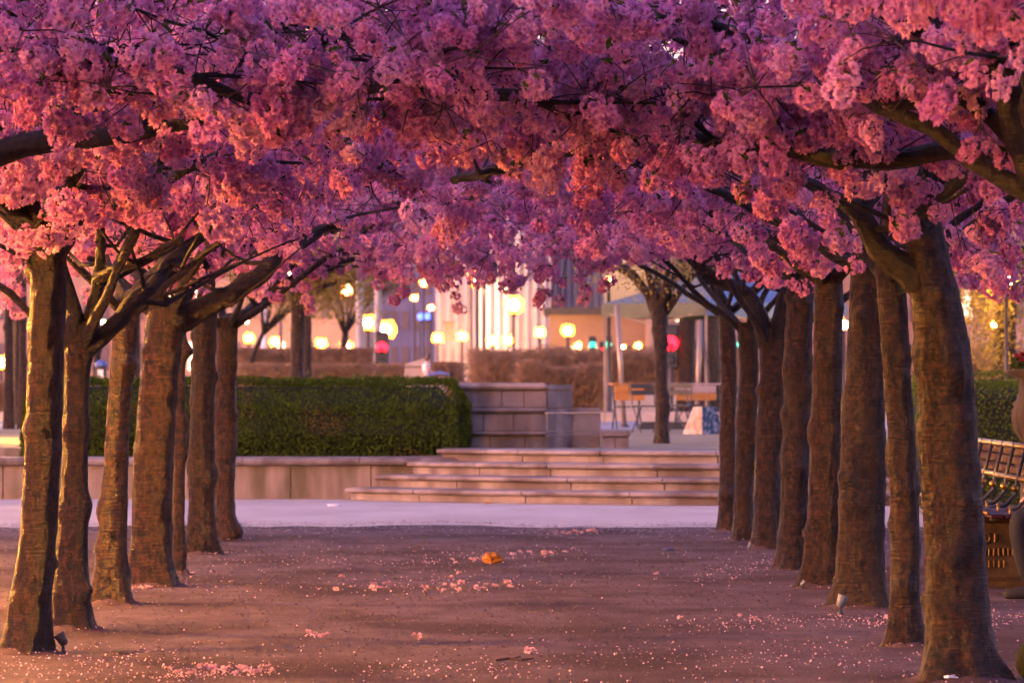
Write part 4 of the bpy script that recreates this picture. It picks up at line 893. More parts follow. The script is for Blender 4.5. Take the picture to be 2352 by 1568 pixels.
# fairy lights in the far left tree crowns
for i, (u, v, dd) in enumerate(((447, 668, 70), (450, 682, 70), (228, 716, 75), (217, 729, 75), (215, 746, 75), (237, 740, 76), (548, 722, 80), (566, 737, 80), (645, 640, 80), (662, 630, 82))):
    t = thing('string_light', P(u, v, dd), 'tiny warm bulb %s' % ('shining beside the thick fork of the fourth left cherry', 'just below its twin at the fourth left cherry', 'topmost in the fork gap of the second left cherry', 'middle one in the fork gap of the second left cherry', 'lowest and largest in the fork gap of the second left cherry', 'right-hand dim one in the fork gap', 'right of the far-end left cherry', 'lower right of the far-end left cherry', 'left of a pair above the yellow trunk', 'right of a pair above the yellow trunk')[i], 'light bulb', 'string of bulbs behind the left trees')
    r = .035 if i != 4 else .05
    g = MB(); globe(g, (0, 0, 0), r, 8); g.build('bulb', 'lamp_fairy', t, True)
    MB().lathe([(r*.5, r*.8), (r*.5, r*1.6), (.006, r*1.7), (.004, r*1.7 + 1.2)], sides=8).build('socket', 'iron', t)

# pale columns with pedestals behind the hedge
for lbl, u, dd, hw in (('pale round column with stepped pedestal left of the red light', 826, 132, 9), ('pale round column with stepped pedestal right beside the red light', 868, 134, 8)):
    t = thing('flag_column', (XU(u, dd), dd, TZ), lbl, 'column', 'pale columns behind the hedge'); r = hw * dd / F; z0 = ZV(866, dd) - TZ
    MB().lathe([(r*2.3, 0), (r*2.3, z0 + .02), (r*2.0, z0 + .10), (r*1.5, z0 + .16), (r*1.35, z0 + .30)], sides=14).build('pedestal', 'pole', t)
    MB().lathe([(r*1.3, z0 + .30), (r*1.1, z0 + .5), (r*.95, 4.2), (r*.8, 6)], sides=16).build('shaft', 'pole', t, True)
for lbl, u, vt, vb, dd, hw, m in (('dark lamp post in front of the pilastered building', 1097, 640, 870, 200, 5, 'darkpole'), ('second dark post right beside it', 1112, 660, 870, 205, 4, 'darkpole'), ('pale lit pole left of the yellow tree trunk', 605, 716, 800, 180, 5, 'white'), ('dark slim post left of the yellow tree trunk', 645, 690, 830, 170, 4, 'darkpole')):
    t = thing('post', (XU(u, dd), dd, TZ - .02), lbl, 'post'); r = hw * dd / F; h = ZV(vt, dd) - TZ
    MB().lathe([(r*1.8, 0), (r*1.8, .3), (r, .5), (r*.8, h)], sides=10).build('shaft', m, t, True); MB().lathe([(r*1.3, h), (r*1.3, h + .12), (.01, h + .3)], sides=10).build('finial', m, t, True)

# traffic signals
def signal(label, u, v, d, col, r):
    t = thing('traffic_light', (XU(u, d), d, TZ - .02), label, 'traffic light'); z = ZV(v, d) - TZ
    MB().lathe([(.07, 0), (.05, .3), (.05, z - .5)], sides=10).build('pole', 'darkpole', t, True)
    MB().bbox((-.17, .0, z - .55), (.17, .22, z + .40), .03).build('housing', 'iron', t)
    for k, dz in enumerate((.22, -.07, -.36)):
        on = (col == 'red' and k == 0) or (col == 'green' and k == 2)
        rr = r if on else .09; zz = z if on else z + dz
        MB().rings([[(rr*math.cos(a), -.02, zz + rr*math.sin(a)) for a in np.linspace(0, 2*math.pi, 14, False)], [(rr*.7*math.cos(a), -.06, zz + rr*.7*math.sin(a)) for a in np.linspace(0, 2*math.pi, 14, False)]]).build('lens', col if on else 'iron', t)
signal('red traffic light glowing between the pale columns', 877, 796, 128, 'red', .14)
signal('red traffic light glowing beside the vase-shaped tree trunk', 1541, 786, 112, 'red', .16)
signal('green traffic light left of the tent corner post', 1361, 791, 240, 'green', .15)
signal('green traffic light right of the tent corner post', 1396, 790, 240, 'green', .16)
signal('small red traffic light low beside the green ones', 1384, 802, 245, 'red', .07)
signal('small red light at the far left edge', 51, 845, 190, 'red', .08)
signal('green traffic light seen between the far right trunks', 1701, 790, 230, 'green', .15)
for lbl, u, v in (('left one of the blue lights on the far street', 966, 727), ('right one of the blue lights on the far street', 983, 726)):
    t = thing('blue_beacon', P(u, v, 300), lbl, 'beacon'); g = MB(); globe(g, (0, 0, 0), .2); g.build('lens', 'blue', t, True)
    MB().lathe([(.22, -.35), (.22, -.2), (.03, -.2 - .001)], sides=10).build('bracket', 'iron', t); MB().lathe([(.04, -.35), (.04, -3.2)], sides=8).build('pole', 'iron', t)

# ---------------------------------------------------------------- pop-up tent
d = 100
tp = thing('canopy_tent', (XU(1600, d), d, TZ), 'grey-blue pop-up canopy tent with beige valance behind the right trees', 'tent')
c0 = Vector((XU(1620, d), d - .2, 0)); cl = Vector((XU(1388, d), d + 2.2, 0)); crr = Vector((XU(1958, d), d + 1.9, 0)); cb = cl + crr - c0
o = Vector(tp.location); o.z = 0
zt, zv = ZV(694, d) - TZ, ZV(726, d) - TZ; zp = ZV(612, d) - TZ; pk = (cl + crr) / 2
L4 = [p - o for p in (c0, crr, cb, cl)]; pkl = pk - o
for i, (m, nm) in enumerate((('tent_blue', 'roof_panel'), ('tent_blue', 'roof_panel'), ('tent_top', 'roof_panel'), ('tent_top', 'roof_panel'))):
    a, b_ = L4[i], L4[(i + 1) % 4]; V = []; Fq = []
    for j in range(7):
        t_ = j / 6
        for k in range(9):
            s_ = k / 8; e = a.lerp(b_, s_); p = e.lerp(pkl, t_); z = zt + (zp - zt) * t_ - .10 * math.sin(math.pi * s_) * math.sin(math.pi * t_) * (1 - t_)
            V.append((p.x, p.y, z))
    for j in range(6):
        for k in range(8): q = j * 9 + k; Fq.append((q, q + 1, q + 10, q + 9))
    MB().add(V, Fq).build(nm, m, tp, True)
    V = []; Fq = []
    for k in range(17):
        e = a.lerp(b_, k / 16); n_ = (b_ - a).cross(Vector((0, 0, 1))).normalized(); wob = .015 * math.sin(k * 2.1 + i)
        sag = -.05 * math.sin(math.pi * k / 16)
        V += [(e.x, e.y, zt + .002), (e.x + n_.x * (.03 + wob), e.y + n_.y * (.03 + wob), (zt + zv) / 2), (e.x + n_.x * (.01 - wob), e.y + n_.y * (.01 - wob), zv + sag + .02)]
    for k in range(16):
        q = k * 3; Fq += [(q, q + 3, q + 4, q + 1), (q + 1, q + 4, q + 5, q + 2)]
    MB().add(V, Fq).build('valance', 'valance' if i in (2, 3) else 'tent_blue', tp, True)
for p in L4:
    q = p.lerp(pkl, .02); MB().box((q.x - .025, q.y - .025, 0), (q.x + .025, q.y + .025, zt)).build('leg', 'steel', tp)
    MB().box((q.x - .07, q.y - .07, 0), (q.x + .07, q.y + .07, .02)).build('foot', 'steel', tp)
for a, b_ in ((0, 3), (0, 1)):
    A_, B_ = L4[a], L4[b_]; mb = MB()
    mb.tube([A_ + Vector((0, 0, zv + .1)), (A_ + B_) / 2 + Vector((0, 0, zv - .15)), B_ + Vector((0, 0, zv + .1))], .015, 6); mb.build('truss_bar', 'steel', tp)
for lbl, ua, ub, vt, vb, dd, hw in (('slim leaning pole lit orange left inside the tent', 1416, 1434, 700, 985, 96, 6), ('slim pole lit orange in front of the wide brown trunk', 1608, 1600, 735, 970, 97, 5.5), ('dark slim pole beside the orange-lit pole', 1612, 1640, 745, 905, 99, 3)):
    t = thing('pole', (XU(ub, dd), dd, TZ), lbl, 'pole'); mb = MB(); mb.tube([(0, 0, 0), (XU(ua, dd) - XU(ub, dd), 0, ZV(vt, dd) - TZ)], hw * dd / F, 12); mb.build('shaft', 'steel' if hw > 4 else 'iron', t, True)
    MB().lathe([(.09, 0), (.09, .03), (.05, .05)], sides=12).build('foot', 'iron', t)

# folding furniture under the tent
def trestle(label, u, dd, top, wid, m1, m2, tiltx):
    t = thing('folding_table', (XU(u, dd), dd, TZ), label, 'table', rz=R(8)); w2 = wid / 2
    for k in range(2):
        for j in range(2):
            MB().bbox((-w2 + j * w2 + .006, -.02 - .10 * k * tiltx, top - .14 - k * .135), (-.006 + j * w2 + 0, .02 - .10 * k * tiltx, top - .012 - k * .135), .006).build('slat', m1 if k else m2, t)
    MB().bbox((-w2 - .02, .0, top), (w2 + .30, .5, top + .035), .008).build('top_board', 'wood' if m2 == 'wood' else m2, t)
    for s in (-1, 1):
        for q in (-1, 1):
            mb = MB(); mb.tube([(s * w2 * .8, .25 - q * .22, top), (s * w2 * .8, .25 + q * .25, 0)], .016, 6); mb.build('leg', 'iron', t)
    mb = MB(); mb.tube([(-w2 * .8, .25, top * .5), (w2 * .8, .25, top * .5)], .012, 6); mb.build('crossbar', 'iron', t); return t
trestle('orange slatted folding table under the tent left of the vase-shaped tree', 1445, 93, ZV(884, 93) - TZ, .55, 'wood', 'wood', .6)
trestle('folding table with pale top and orange slats right of the vase-shaped tree', 1598, 94, ZV(884, 94) - TZ, .75, 'wood', 'wood_pale', .4)
def folding_chair(label, u, dd, rz):
    t = thing('folding_chair', (XU(u, dd), dd, TZ), label, 'chair', 'black folding chairs under the tent', R(rz))
    for k in range(4): MB().bbox((-.20, -.2 + k * .1, .43), (.20, -.115 + k * .1, .45), .004).build('seat_slat', 'iron', t)
    for k in range(2): MB().bbox((-.20, .24 + k * .02, .62 + k * .11), (.20, .26 + k * .02, .70 + k * .11), .004).build('back_slat', 'iron', t)
    for s in (-1, 1):
        MB().tube([(s * .2, -.22, 0), (s * .2, .2, .48), (s * .2, .28, .84)], .012, 6).build('leg', 'iron', t); MB().tube([(s * .185, .25, 0), (s * .185, -.2, .44)], .012, 6).build('leg', 'iron', t)
    return t
folding_chair('black folding chair just left of the vase-shaped tree trunk', 1488, 86, 20)
folding_chair('black folding chair just right of the vase-shaped tree trunk', 1554, 87, -15)
folding_chair('black folding chair leaning at the orange-lit pole', 1578, 89, 40)
# stacked dark crate row behind the chairs and the painted concrete weight
t = thing('dark_plank_stack', (XU(1545, 92), 92, TZ), 'dark low stack of boards on the ground behind the folding chairs', 'boards')
for k in range(3): MB().bbox((-.62 + .03 * k, 0, .045 * k), (.35, .4, .045 * k + .041), .004).build('board', 'iron', t)
d = 84; x0, x1 = XU(1569, d), XU(1656, d); zt = ZV(934, d) - TZ
t = thing('painted_weight_block', ((x0 + x1) / 2, d, TZ), 'tapered concrete block, beige face left and speckled blue face right', 'concrete block'); w2 = (x1 - x0) / 2
xm = XU(1612, d) - (x0 + x1) / 2
MB().add([(-w2, .25, 0), (xm, -.1, 0), (xm, -.02, zt), (-w2 * .42, .28, zt)], [(0, 1, 2, 3)]).build('face', 'beige_paint', t)['label'] = 'beige speckled face'
MB().add([(xm, -.1, 0), (w2 * 1.15, .25, 0), (w2 * .8, .28, zt), (xm, -.02, zt)], [(0, 1, 2, 3)]).build('face', 'blue_paint', t)['label'] = 'dark blue speckled face'
MB().add([(-w2 * .42, .28, zt), (xm, -.02, zt), (w2 * .8, .28, zt), (xm, .6, zt), (-w2, .25, 0), (w2 * 1.15, .25, 0), (xm, .8, 0)], [(0, 1, 2, 3), (4, 0, 3, 6), (5, 6, 3, 2)]).build('body', 'beige_paint', t)

# litter bin with a blue lid seen between left trunks
d = 90; t = thing('litter_bin', (XU(232, d), d, TZ), 'small dark litter bin with blue domed lid and white label beyond the left hedge', 'litter bin'); r = 13 * d / F; h = ZV(842, d) - TZ
MB().lathe([(r*.85, 0), (r, .1), (r, h)], sides=16).build('body', 'brownbin', t, True); MB().lathe([(r*1.15, h), (r*1.1, h + .05), (r*.7, h + .10), (.02, h + .12)], sides=16).build('lid', 'bluelid', t, True)
MB().box((-.045, -r - .012, h - .19), (.045, -r + .004, h - .05)).build('label_plate', 'white', t)

# ---------------------------------------------------------------- reclining person on a stone plinth behind the hedge
d = 100; zpl = ZV(866, d)
t = thing('stone_plinth', (XU(965, d), d, TZ), 'long pale stone plinth behind the hedge where a person rests', 'plinth')
for i in range(3): MB().bbox((-.44 + i * .31 + .004, 0, 0), (-.13 + i * .31 - .004, .6, zpl - TZ), .012).build('block', 'stone_pale', t)
t = thing('sloping_slab', (XU(955, d), d + .7, TZ), 'pale sloping stone slab behind the reclining person', 'stone slab')
MB().add([(-.32, 0, 0), (.30, 0, 0), (.26, 0, ZV(818, d) - TZ), (-.22, 0, ZV(836, d) - TZ), (-.32, .35, 0), (.30, .35, 0), (.26, .25, ZV(818, d) - TZ), (-.22, .25, ZV(836, d) - TZ)], [(0,1,2,3),(7,6,5,4),(1,5,6,2),(2,6,7,3),(3,7,4,0)]).build('slab', 'stone_pale', t)
MB().bbox((-.26, -.03, ZV(836, d) - TZ - .06), (.28, .0, ZV(836, d) - TZ - .03), .004).build('groove_band', 'stained', t)

def skin_body(name, m, parent, nodes, edges, sub=2):
    me = bpy.data.meshes.new(name); me.from_pydata([n[:3] for n in nodes], edges, []); me.update()
    o = obj(name, me, m, parent); md = o.modifiers.new('skin', 'SKIN'); md.use_smooth_shade = True
    lay = me.skin_vertices[0].data if me.skin_vertices else None
    if lay is None:
        bpy.context.view_layer.objects.active = o; bpy.ops.mesh.customdata_skin_add(); lay = me.skin_vertices[0].data
    for v, n in zip(lay, nodes): v.radius = (n[3], n[4] if len(n) > 4 else n[3])
    lay[0].use_root = True
    sb = o.modifiers.new('sub', 'SUBSURF'); sb.levels = sub; sb.render_levels = sub; return o
def head(parent, c, r, turn, hairlen=1.0):
    """head with nose, ears, eyes and a cap of hair; turn = facing direction angle"""
    rot = Matrix.Translation(c) @ Matrix.Rotation(turn, 4, 'Z')
    mb = MB(); rings = []
    for k in range(13):
        a = math.pi * k / 12; z = -math.cos(a) * r * 1.28; rr = max(.001, math.sin(a)) * r
        jaw = 1 - .22 * max(0, -z / r - .2)
        rings.append([rot @ Vector((math.cos(b2) * rr * jaw * .92 + (.10 * r * math.exp(-((z + .12 * r) / (.22 * r))**2) if math.cos(b2) > .92 else 0), math.sin(b2) * rr * jaw * .85, z)) for b2 in np.linspace(0, 2 * math.pi, 20, False)])
    mb.rings(rings); h = mb.build('head', 'skin', parent, True)
    for s in (-1, 1):
        MB().tube([rot @ Vector((-.02, s * r * .84, -.02)), rot @ Vector((-.03, s * r * .97, .01)), rot @ Vector((-.02, s * r * .86, .05))], r * .13, 6).build('ear', 'skin', h, True)
        g = MB(); globe(g, tuple(rot @ Vector((r * .80, s * r * .34, .05 * r))), r * .10, 6); g.build('eye', 'hair', h, True)
    MB().tube([rot @ Vector((r * .84, -r * .25, -.55 * r)), rot @ Vector((r * .9, 0, -.56 * r)), rot @ Vector((r * .84, r * .25, -.55 * r))], r * .06, 6).build('mouth', 'redpaint', h, True)
    mb = MB(); rings = []
    for k in range(9):
        a = math.pi * (.42 + .58 * k / 8); z = -math.cos(a) * r * 1.36; rr = max(.001, math.sin(a)) * r * 1.10
        rings.append([rot @ Vector((math.cos(b2) * rr - (.18 * r if math.cos(b2) > .3 and k < 4 else 0) - .05 * r, math.sin(b2) * rr * .95, z - (.45 * r * hairlen * (1 - k / 8) if math.cos(b2) < .1 else 0))) for b2 in np.linspace(0, 2 * math.pi, 20, False)])
    mb.rings(rings); mb.build('hair', 'hair', h, True)
def hand(nodes, edges, wrist, idx, fwd, side, s=1.0):
    """palm with five unequal bent fingers appended to a body skeleton"""
    f = Vector(fwd).normalized(); sd_ = Vector(side).normalized(); dn = f.cross(sd_)
    pl = Vector(wrist) + f * .055 * s; nodes.append((*pl, .030 * s, .014 * s)); pi = len(nodes) - 1; edges.append((idx, pi))
    for k, (off, L) in enumerate(((-.030, .066), (-.010, .078), (.010, .074), (.028, .058))):
        a = pl + sd_ * off * s + f * .035 * s; b_ = a + f * L * .5 * s; c = b_ + (f * .75 + dn * .65).normalized() * L * .5 * s
        n0 = len(nodes); nodes.extend([(*a, .009*s), (*b_, .008*s), (*c, .0065*s)]); edges.extend([(pi, n0), (n0, n0+1), (n0+1, n0+2)])
    a = Vector(wrist) + f * .03 * s - sd_ * .032 * s; b_ = a + (f * .7 - sd_ * .6).normalized() * .035 * s; c = b_ + (f * .9 + dn * .3).normalized() * .03 * s
    n0 = len(nodes); nodes.extend([(*a, .010*s), (*b_, .009*s), (*c, .007*s)]); edges.extend([(pi, n0), (n0, n0+1), (n0+1, n0+2)])

# small person sitting on the plinth, legs stretched out to the right
base = Vector((XU(984, d), d + .3, zpl + .01)); sc = .45
pt = thing('person', base, 'person in white top and blue trousers resting on the plinth beyond the hedge', 'person')
k = sc
MB().tube([(-.03*k, 0, .10*k), (-.10*k, 0, .30*k), (-.12*k, 0, .48*k), (-.08*k, 0, .60*k)], [.17*k, .16*k, .18*k, .07*k], 12).build('torso', 'shirt', pt, True)
nodes = [(-.02*k, 0, .10*k, .13*k), (.10*k, -.10*k, .10*k, .10*k), (.52*k, -.12*k, .16*k, .075*k), (.95*k, -.10*k, .07*k, .055*k), (.10*k, .10*k, .10*k, .10*k), (.50*k, .14*k, .18*k, .075*k), (.92*k, .12*k, .07*k, .055*k)]
skin_body('trousers', 'jeans', pt, nodes, [(0, 1), (1, 2), (2, 3), (0, 4), (4, 5), (5, 6)], 1)
for s in (-1, 1):
    nodes = [(-.09*k, s*.17*k, .52*k, .06*k), (-.02*k, s*.24*k, .30*k, .05*k), (.14*k, s*.16*k, .20*k, .036*k)]; edges = [(0, 1), (1, 2)]
    hand(nodes, edges, nodes[2][:3], 2, (1, -s * .3, -.25), (0, 1, 0), k); skin_body('arm', 'skin', pt, nodes, edges, 1)
    MB().bbox((.90*k, s*.11*k - .05*k, .0), (1.0*k, s*.11*k + .05*k, .20*k), .01).build('shoe', 'shoe', pt)
MB().tube([(-.08*k, 0, .58*k), (-.05*k, 0, .70*k)], .055*k, 10).build('neck', 'skin', pt, True)
head(pt, Vector((-.02*k, 0, .80*k)), .105*k*1.15, 0.0, 1.4)

# ---------------------------------------------------------------- the red bench at the right edge, person and urn
bx = thing('park_bench', (3.28, 39, 0), 'dark red park bench with brass rails at the right edge', 'bench')
y0, y1 = -3.2, 3.4
for k in range(4): MB().bbox((.00 + k * .105, y0, .535), (.095 + k * .105, y1, .565), .008).build('seat_slat', 'redpaint', bx)
MB().tube([(-.02, y0, .575), (-.02, y1, .575)], .012, 8).build('front_rail', 'brass', bx, True)
for z, r in ((1.0, .022), (.77, .022)): MB().tube([(.40 + (z - .77) * .25, y0, z), (.40 + (z - .77) * .25, y1, z)], r, 10).build('brass_rail', 'brass', bx, True)
for z in (.82, .89, .955): MB().bbox((.425 + (z - .77) * .25, y0, z - .03), (.45 + (z - .77) * .25, y1, z + .03), .006).build('back_slat', 'redpaint', bx)
for y in np.arange(y0 + .3, y1, .88):
    MB().tube([(.385 + .25 * .25, y, 1.02), (.385, y, .78), (.37, y, .66), (.30, y, .585), (.15, y, .545), (.02, y, .53)], [.012, .014, .016, .016, .018, .016], 8).build('bracket', 'iron', bx, True)
    g = MB(); globe(g, (.365, y, .70), .028, 8); g.build('brass_ball', 'brass', bx, True)
    MB().tube([(.16, y, .52), (.16, y, .62)], .009, 6).build('arm_pin', 'brass', bx, True)
for y in (-1.5, 1.6):
    pd = MB().rings([[(a_, y + b_, z) for a_, b_ in ((.02 - e, -.16 - e), (.34 + e, -.16 - e), (.34 + e, .16 + e), (.02 - e, .16 + e))] for z, e in ((0, .06), (.05, .06), (.08, .02), (.3, -.01), (.46, .0), (.50, .04), (.535, .05))]); pd = pd.build('pedestal', 'cast_amber', bx)
    mb = MB(); mb.tube([(.10 + .035*math.cos(a), y - .165, .36 + .035*math.sin(a)) for a in np.linspace(0, 2*math.pi, 15)], .007, 6, False); mb.build('raised_letter', 'letter', pd, True)
    for q, (lx, lz, lw, lh) in enumerate([(.165, .36, .016, .06)] + [(.055 + i*.034, .26, .014, .05) for i in range(8)] + [(.05 + i*.036, .175, .015, .05) for i in range(6)]):
        MB().bbox((lx, y - .178, lz - lh/2), (lx + lw, y - .155, lz + lh/2), .003).build('raised_letter', 'letter', pd)

# seated person in dark trousers, only a knee and shin reach into the picture
pb = thing('person', (3.53, 35.5, 0), 'person in dark navy trousers sitting at the right edge, only knee and shin in view', 'person')
nodes = [(.38, 0, .62, .16, .15), (.28, -.11, .60, .115), (-.10, -.13, .56, .098), (-.06, -.14, .34, .088), (-.02, -.14, .13, .072), (.28, .11, .60, .115), (-.06, .15, .56, .098), (.02, .16, .32, .085), (.06, .16, .13, .07), (.40, 0, .80, .16, .13)]
skin_body('trousers', 'denim', pb, nodes, [(0, 1), (1, 2), (2, 3), (3, 4), (0, 5), (5, 6), (6, 7), (7, 8), (0, 9)])
skin_body('jacket', 'denim', pb, [(.40, 0, .78, .17, .14), (.42, 0, .98, .18, .14), (.42, 0, 1.14, .16, .12), (.42, -.19, 1.12, .075), (.36, -.25, .86, .06), (.14, -.20, .70, .05), (.42, .19, 1.12, .075), (.36, .25, .86, .06), (.14, .20, .70, .05), (.41, 0, 1.22, .07)], [(0, 1), (1, 2), (2, 3), (3, 4), (4, 5), (2, 6), (6, 7), (7, 8), (2, 9)])
for s in (-1, 1):
    nodes = [(.15, s*.20, .705, .034), (.09, s*.19, .695, .032)]; edges = [(0, 1)]; hand(nodes, edges, nodes[1][:3], 1, (-1, -s*.1, -.12), (0, s, 0)); skin_body('hand', 'skin', pb, nodes, edges, 1)
for yy, xx in ((-.14, -.02), (.16, .06)):
    skin_body('shoe', 'shoe', pb, [(xx + .02, yy, .055, .05, .05), (xx - .08, yy, .045, .046, .042), (xx - .19, yy, .035, .04, .03)], [(0, 1), (1, 2)])
MB().tube([(.41, 0, 1.20), (.395, 0, 1.31)], .055, 12).build('neck', 'skin', pb, True); head(pb, Vector((.38, 0, 1.42)), .098, math.pi, 1.0)

d = 52; ur = thing('flower_urn', (XU(2392, d), d, 0), 'amber-lit stone urn with red flowers at the right edge', 'urn'); zr = ZV(848, d)
MB().lathe([(.30, 0), (.30, .12), (.22, .16), (.20, .55), (.26, .62), (.26, .70)], sides=24).build('pedestal', 'urn', ur, True)
bowl = [(.14, .70, 0), (.10, .76, 0), (.13, .82, .02), (.20, .88, .07), (.26, .97, .08), (.29, 1.10, .08), (.285, 1.18, .06), (.27, 1.22, 0), (.29, 1.24, 0), (.25, 1.28, 0), (.22, zr - .2, 0), (.22, zr - .10, 0), (.34, zr - .05, .02), (.36, zr - .015, .03), (.36, zr, .03), (.30, zr, 0), (.25, zr - .06, 0), (.01, zr - .08, 0)]
MB().rings([[(r * (1 + g_ * abs(math.cos(9 * t_)) - g_ * .5) * math.cos(t_), r * (1 + g_ * abs(math.cos(9 * t_)) - g_ * .5) * math.sin(t_), z) for t_ in np.linspace(0, 2 * math.pi, 72, False)] for r, z, g_ in bowl]).build('bowl', 'urn', ur, True)
n = 900; a = RNG.random(n) * 6.28; rr = np.sqrt(RNG.random(n)) * .31
stuff(obj('leaves', leaf_quads('leaves', np.stack([rr*np.cos(a), rr*np.sin(a), zr + RNG.random(n)*.12], 1), np.tile((0, -.3, 1.), (n, 1)), .022, .8), 'hedge_leaf', ur))
for i in range(16):
    a = random.random() * 6.28; rr = random.uniform(.12, .30); mb = MB(); rnd = random.Random(i)
    for _ in range(4): add_blossom(mb, (rr*math.cos(a) + rnd.uniform(-.02, .02), rr*math.sin(a) + rnd.uniform(-.02, .02), zr + rnd.uniform(.08, .15)), (rnd.gauss(0, .4), rnd.gauss(-.5, .4), 1), 1.1, rnd)
    mb.build('flower', 'flower_red', ur)

# ---------------------------------------------------------------- ground things
def crumple(name, label, cat, u, v, sx, sy, sz, m, seed):
    d_ = GD(v); rnd = random.Random(seed); t_ = MB(); rings = []
    for k in range(7):
        a = math.pi * k / 6; z = (1 - math.cos(a)) / 2; rr = .25 + .75 * math.sin(a)**.6
        rings.append([(sx * rr * math.cos(b2) * rnd.uniform(.7, 1.2), sy * rr * math.sin(b2) * rnd.uniform(.7, 1.2), sz * z * rnd.uniform(.8, 1.15) + .004) for b2 in np.linspace(0, 2 * math.pi, 11, False)])
    return tag(t_.rings(rings).build(name, m, loc=(XU(u, d_), d_, .008)), label, cat)
crumple('paper_bag', 'crumpled orange-brown paper bag lying in the middle of the alley', 'paper bag', 1131, 1297, .085, .10, .085, 'bag', 3)
crumple('paper_scrap', 'white paper scrap on the plaza before the retaining wall', 'litter', 768, 1164, .09, .08, .02, 'paper', 4)
crumple('paper_scrap', 'crumpled white paper at the foot of the nearest right cherry', 'litter', 2180, 1566, .06, .06, .03, 'paper', 5)
crumple('candy_wrapper', 'dark blue wrapper on the ground toward the right trees', 'litter', 1535, 1268, .05, .06, .025, 'navy', 6)
crumple('paper_scrap', 'small yellow scrap on the second step', 'litter', 1495, 1162, .03, .03, .03, 'bag', 7).location = (XU(1495, 63.4), 63.35, RH * 3 + .004)
crumple('leaf_scrap', 'dark flat scrap on the ground right of the nearest left cherry', 'litter', 275, 1499, .05, .12, .006, 'twig', 8)
crumple('leaf_scrap', 'orange leaf scrap below the curved steps', 'litter', 1120, 1158, .05, .05, .02, 'bag', 9)
t = MB(); d_ = GD(1522); t.tube([(-.10, 0, .012), (-.03, .02, .02), (.04, -.01, .014), (.10, .02, .02)], [.006, .008, .007, .004], 6); t.tube([(-.02, .0, .015), (.03, .08, .03)], .004, 5)
tag(t.build('stick', 'twig', loc=(XU(1182, d_), d_, .004)), 'thin dark broken stick on the foreground gravel', 'stick')
def uplight(label, u, v, hgt, m, tilt, seed):
    d_ = GD(v); t = thing('garden_uplight', (XU(u, d_), d_, 0), label, 'spotlight', 'unlit ground uplights by the trunks'); k = hgt / .16
    MB().lathe([(.03*k, 0), (.026*k, .012*k), (.012*k, .02*k), (.012*k, .07*k)], sides=10).build('stake', 'iron', t, True)
    h = MB(); rot = Matrix.Translation((0, 0, .085*k)) @ Matrix.Rotation(tilt, 4, 'Y')
    prof = [(.014, -.03), (.030, -.02), (.034, .02), (.042, .055), (.044, .062), (.038, .060)]
    h.rings([[rot @ Vector((r*k*math.cos(a), r*k*math.sin(a), z*k)) for a in np.linspace(0, 2*math.pi, 14, False)] for r, z in prof]); h = h.build('lamp_head', m, t, True)
    MB().rings([[rot @ Vector((r*k*math.cos(a), r*k*math.sin(a), .058*k)) for a in np.linspace(0, 2*math.pi, 14, False)] for r in (.037, .001)]).build('glass', 'pane', h)
uplight('dark tilted garden spotlight beside the nearest left cherry', 145, 1500, .125, 'uplight', -.55, 1)
uplight('pale garden spotlight at the broad third right cherry', 1931, 1410, .135, 'uplight_pale', .35, 2)
uplight('small pale garden spotlight at the fourth right cherry', 1843, 1352, .07, 'uplight_pale', .8, 3)
uplight('small pale garden spotlight at the forked sixth right cherry', 1722, 1264, .075, 'uplight_pale', .4, 4)
uplight('garden spotlight half hidden behind the nearest right cherry', 2112, 1482, .10, 'uplight', -.6, 5)
d_ = GD(1560); ms = thing('mossy_stone', (XU(2372, d_), d_, 0), 'rounded moss-covered stone in the bottom right corner', 'stone')
mb = MB(); mb.rings([[( (.085 * math.sin(a) + .012 * noise.noise(Vector((math.cos(b2)*2, math.sin(b2)*2, a*2)))) * math.cos(b2), .085 * math.sin(a) * math.sin(b2), .095 - .105 * math.cos(a)) for b2 in np.linspace(0, 2*math.pi, 18, False)] for a in np.linspace(.05, math.pi - .05, 12)]); mb.build('body', 'moss', ms, True)

# soil collars round the trunks
for i, (label, bv, prof, limbs, cz, kw) in enumerate(TREES[:15]):
    d_ = GD(bv); x = XU(prof[0][0], d_); r = prof[0][2] * d_ / F; rnd = random.Random(i); rings = []
    for q, (k, z) in enumerate(((1.9, -.004), (1.6, .012), (1.3, .026), (1.0, .045))):
        rings.append([(r * k * math.cos(a) * (1 + .18 * noise.noise(Vector((math.cos(a), math.sin(a), i * 3.1))) ), r * k * math.sin(a) * (1 + .18 * noise.noise(Vector((math.cos(a), math.sin(a), i * 3.1)))), z + (.01 * noise.noise(Vector((math.cos(a)*3, math.sin(a)*3, q + i))) if q else 0)) for a in np.linspace(0, 2*math.pi, 26, False)])
    o = struct(MB().rings(rings, False).build('soil_mound', 'gravel', None, True, (x, d_, 0)))

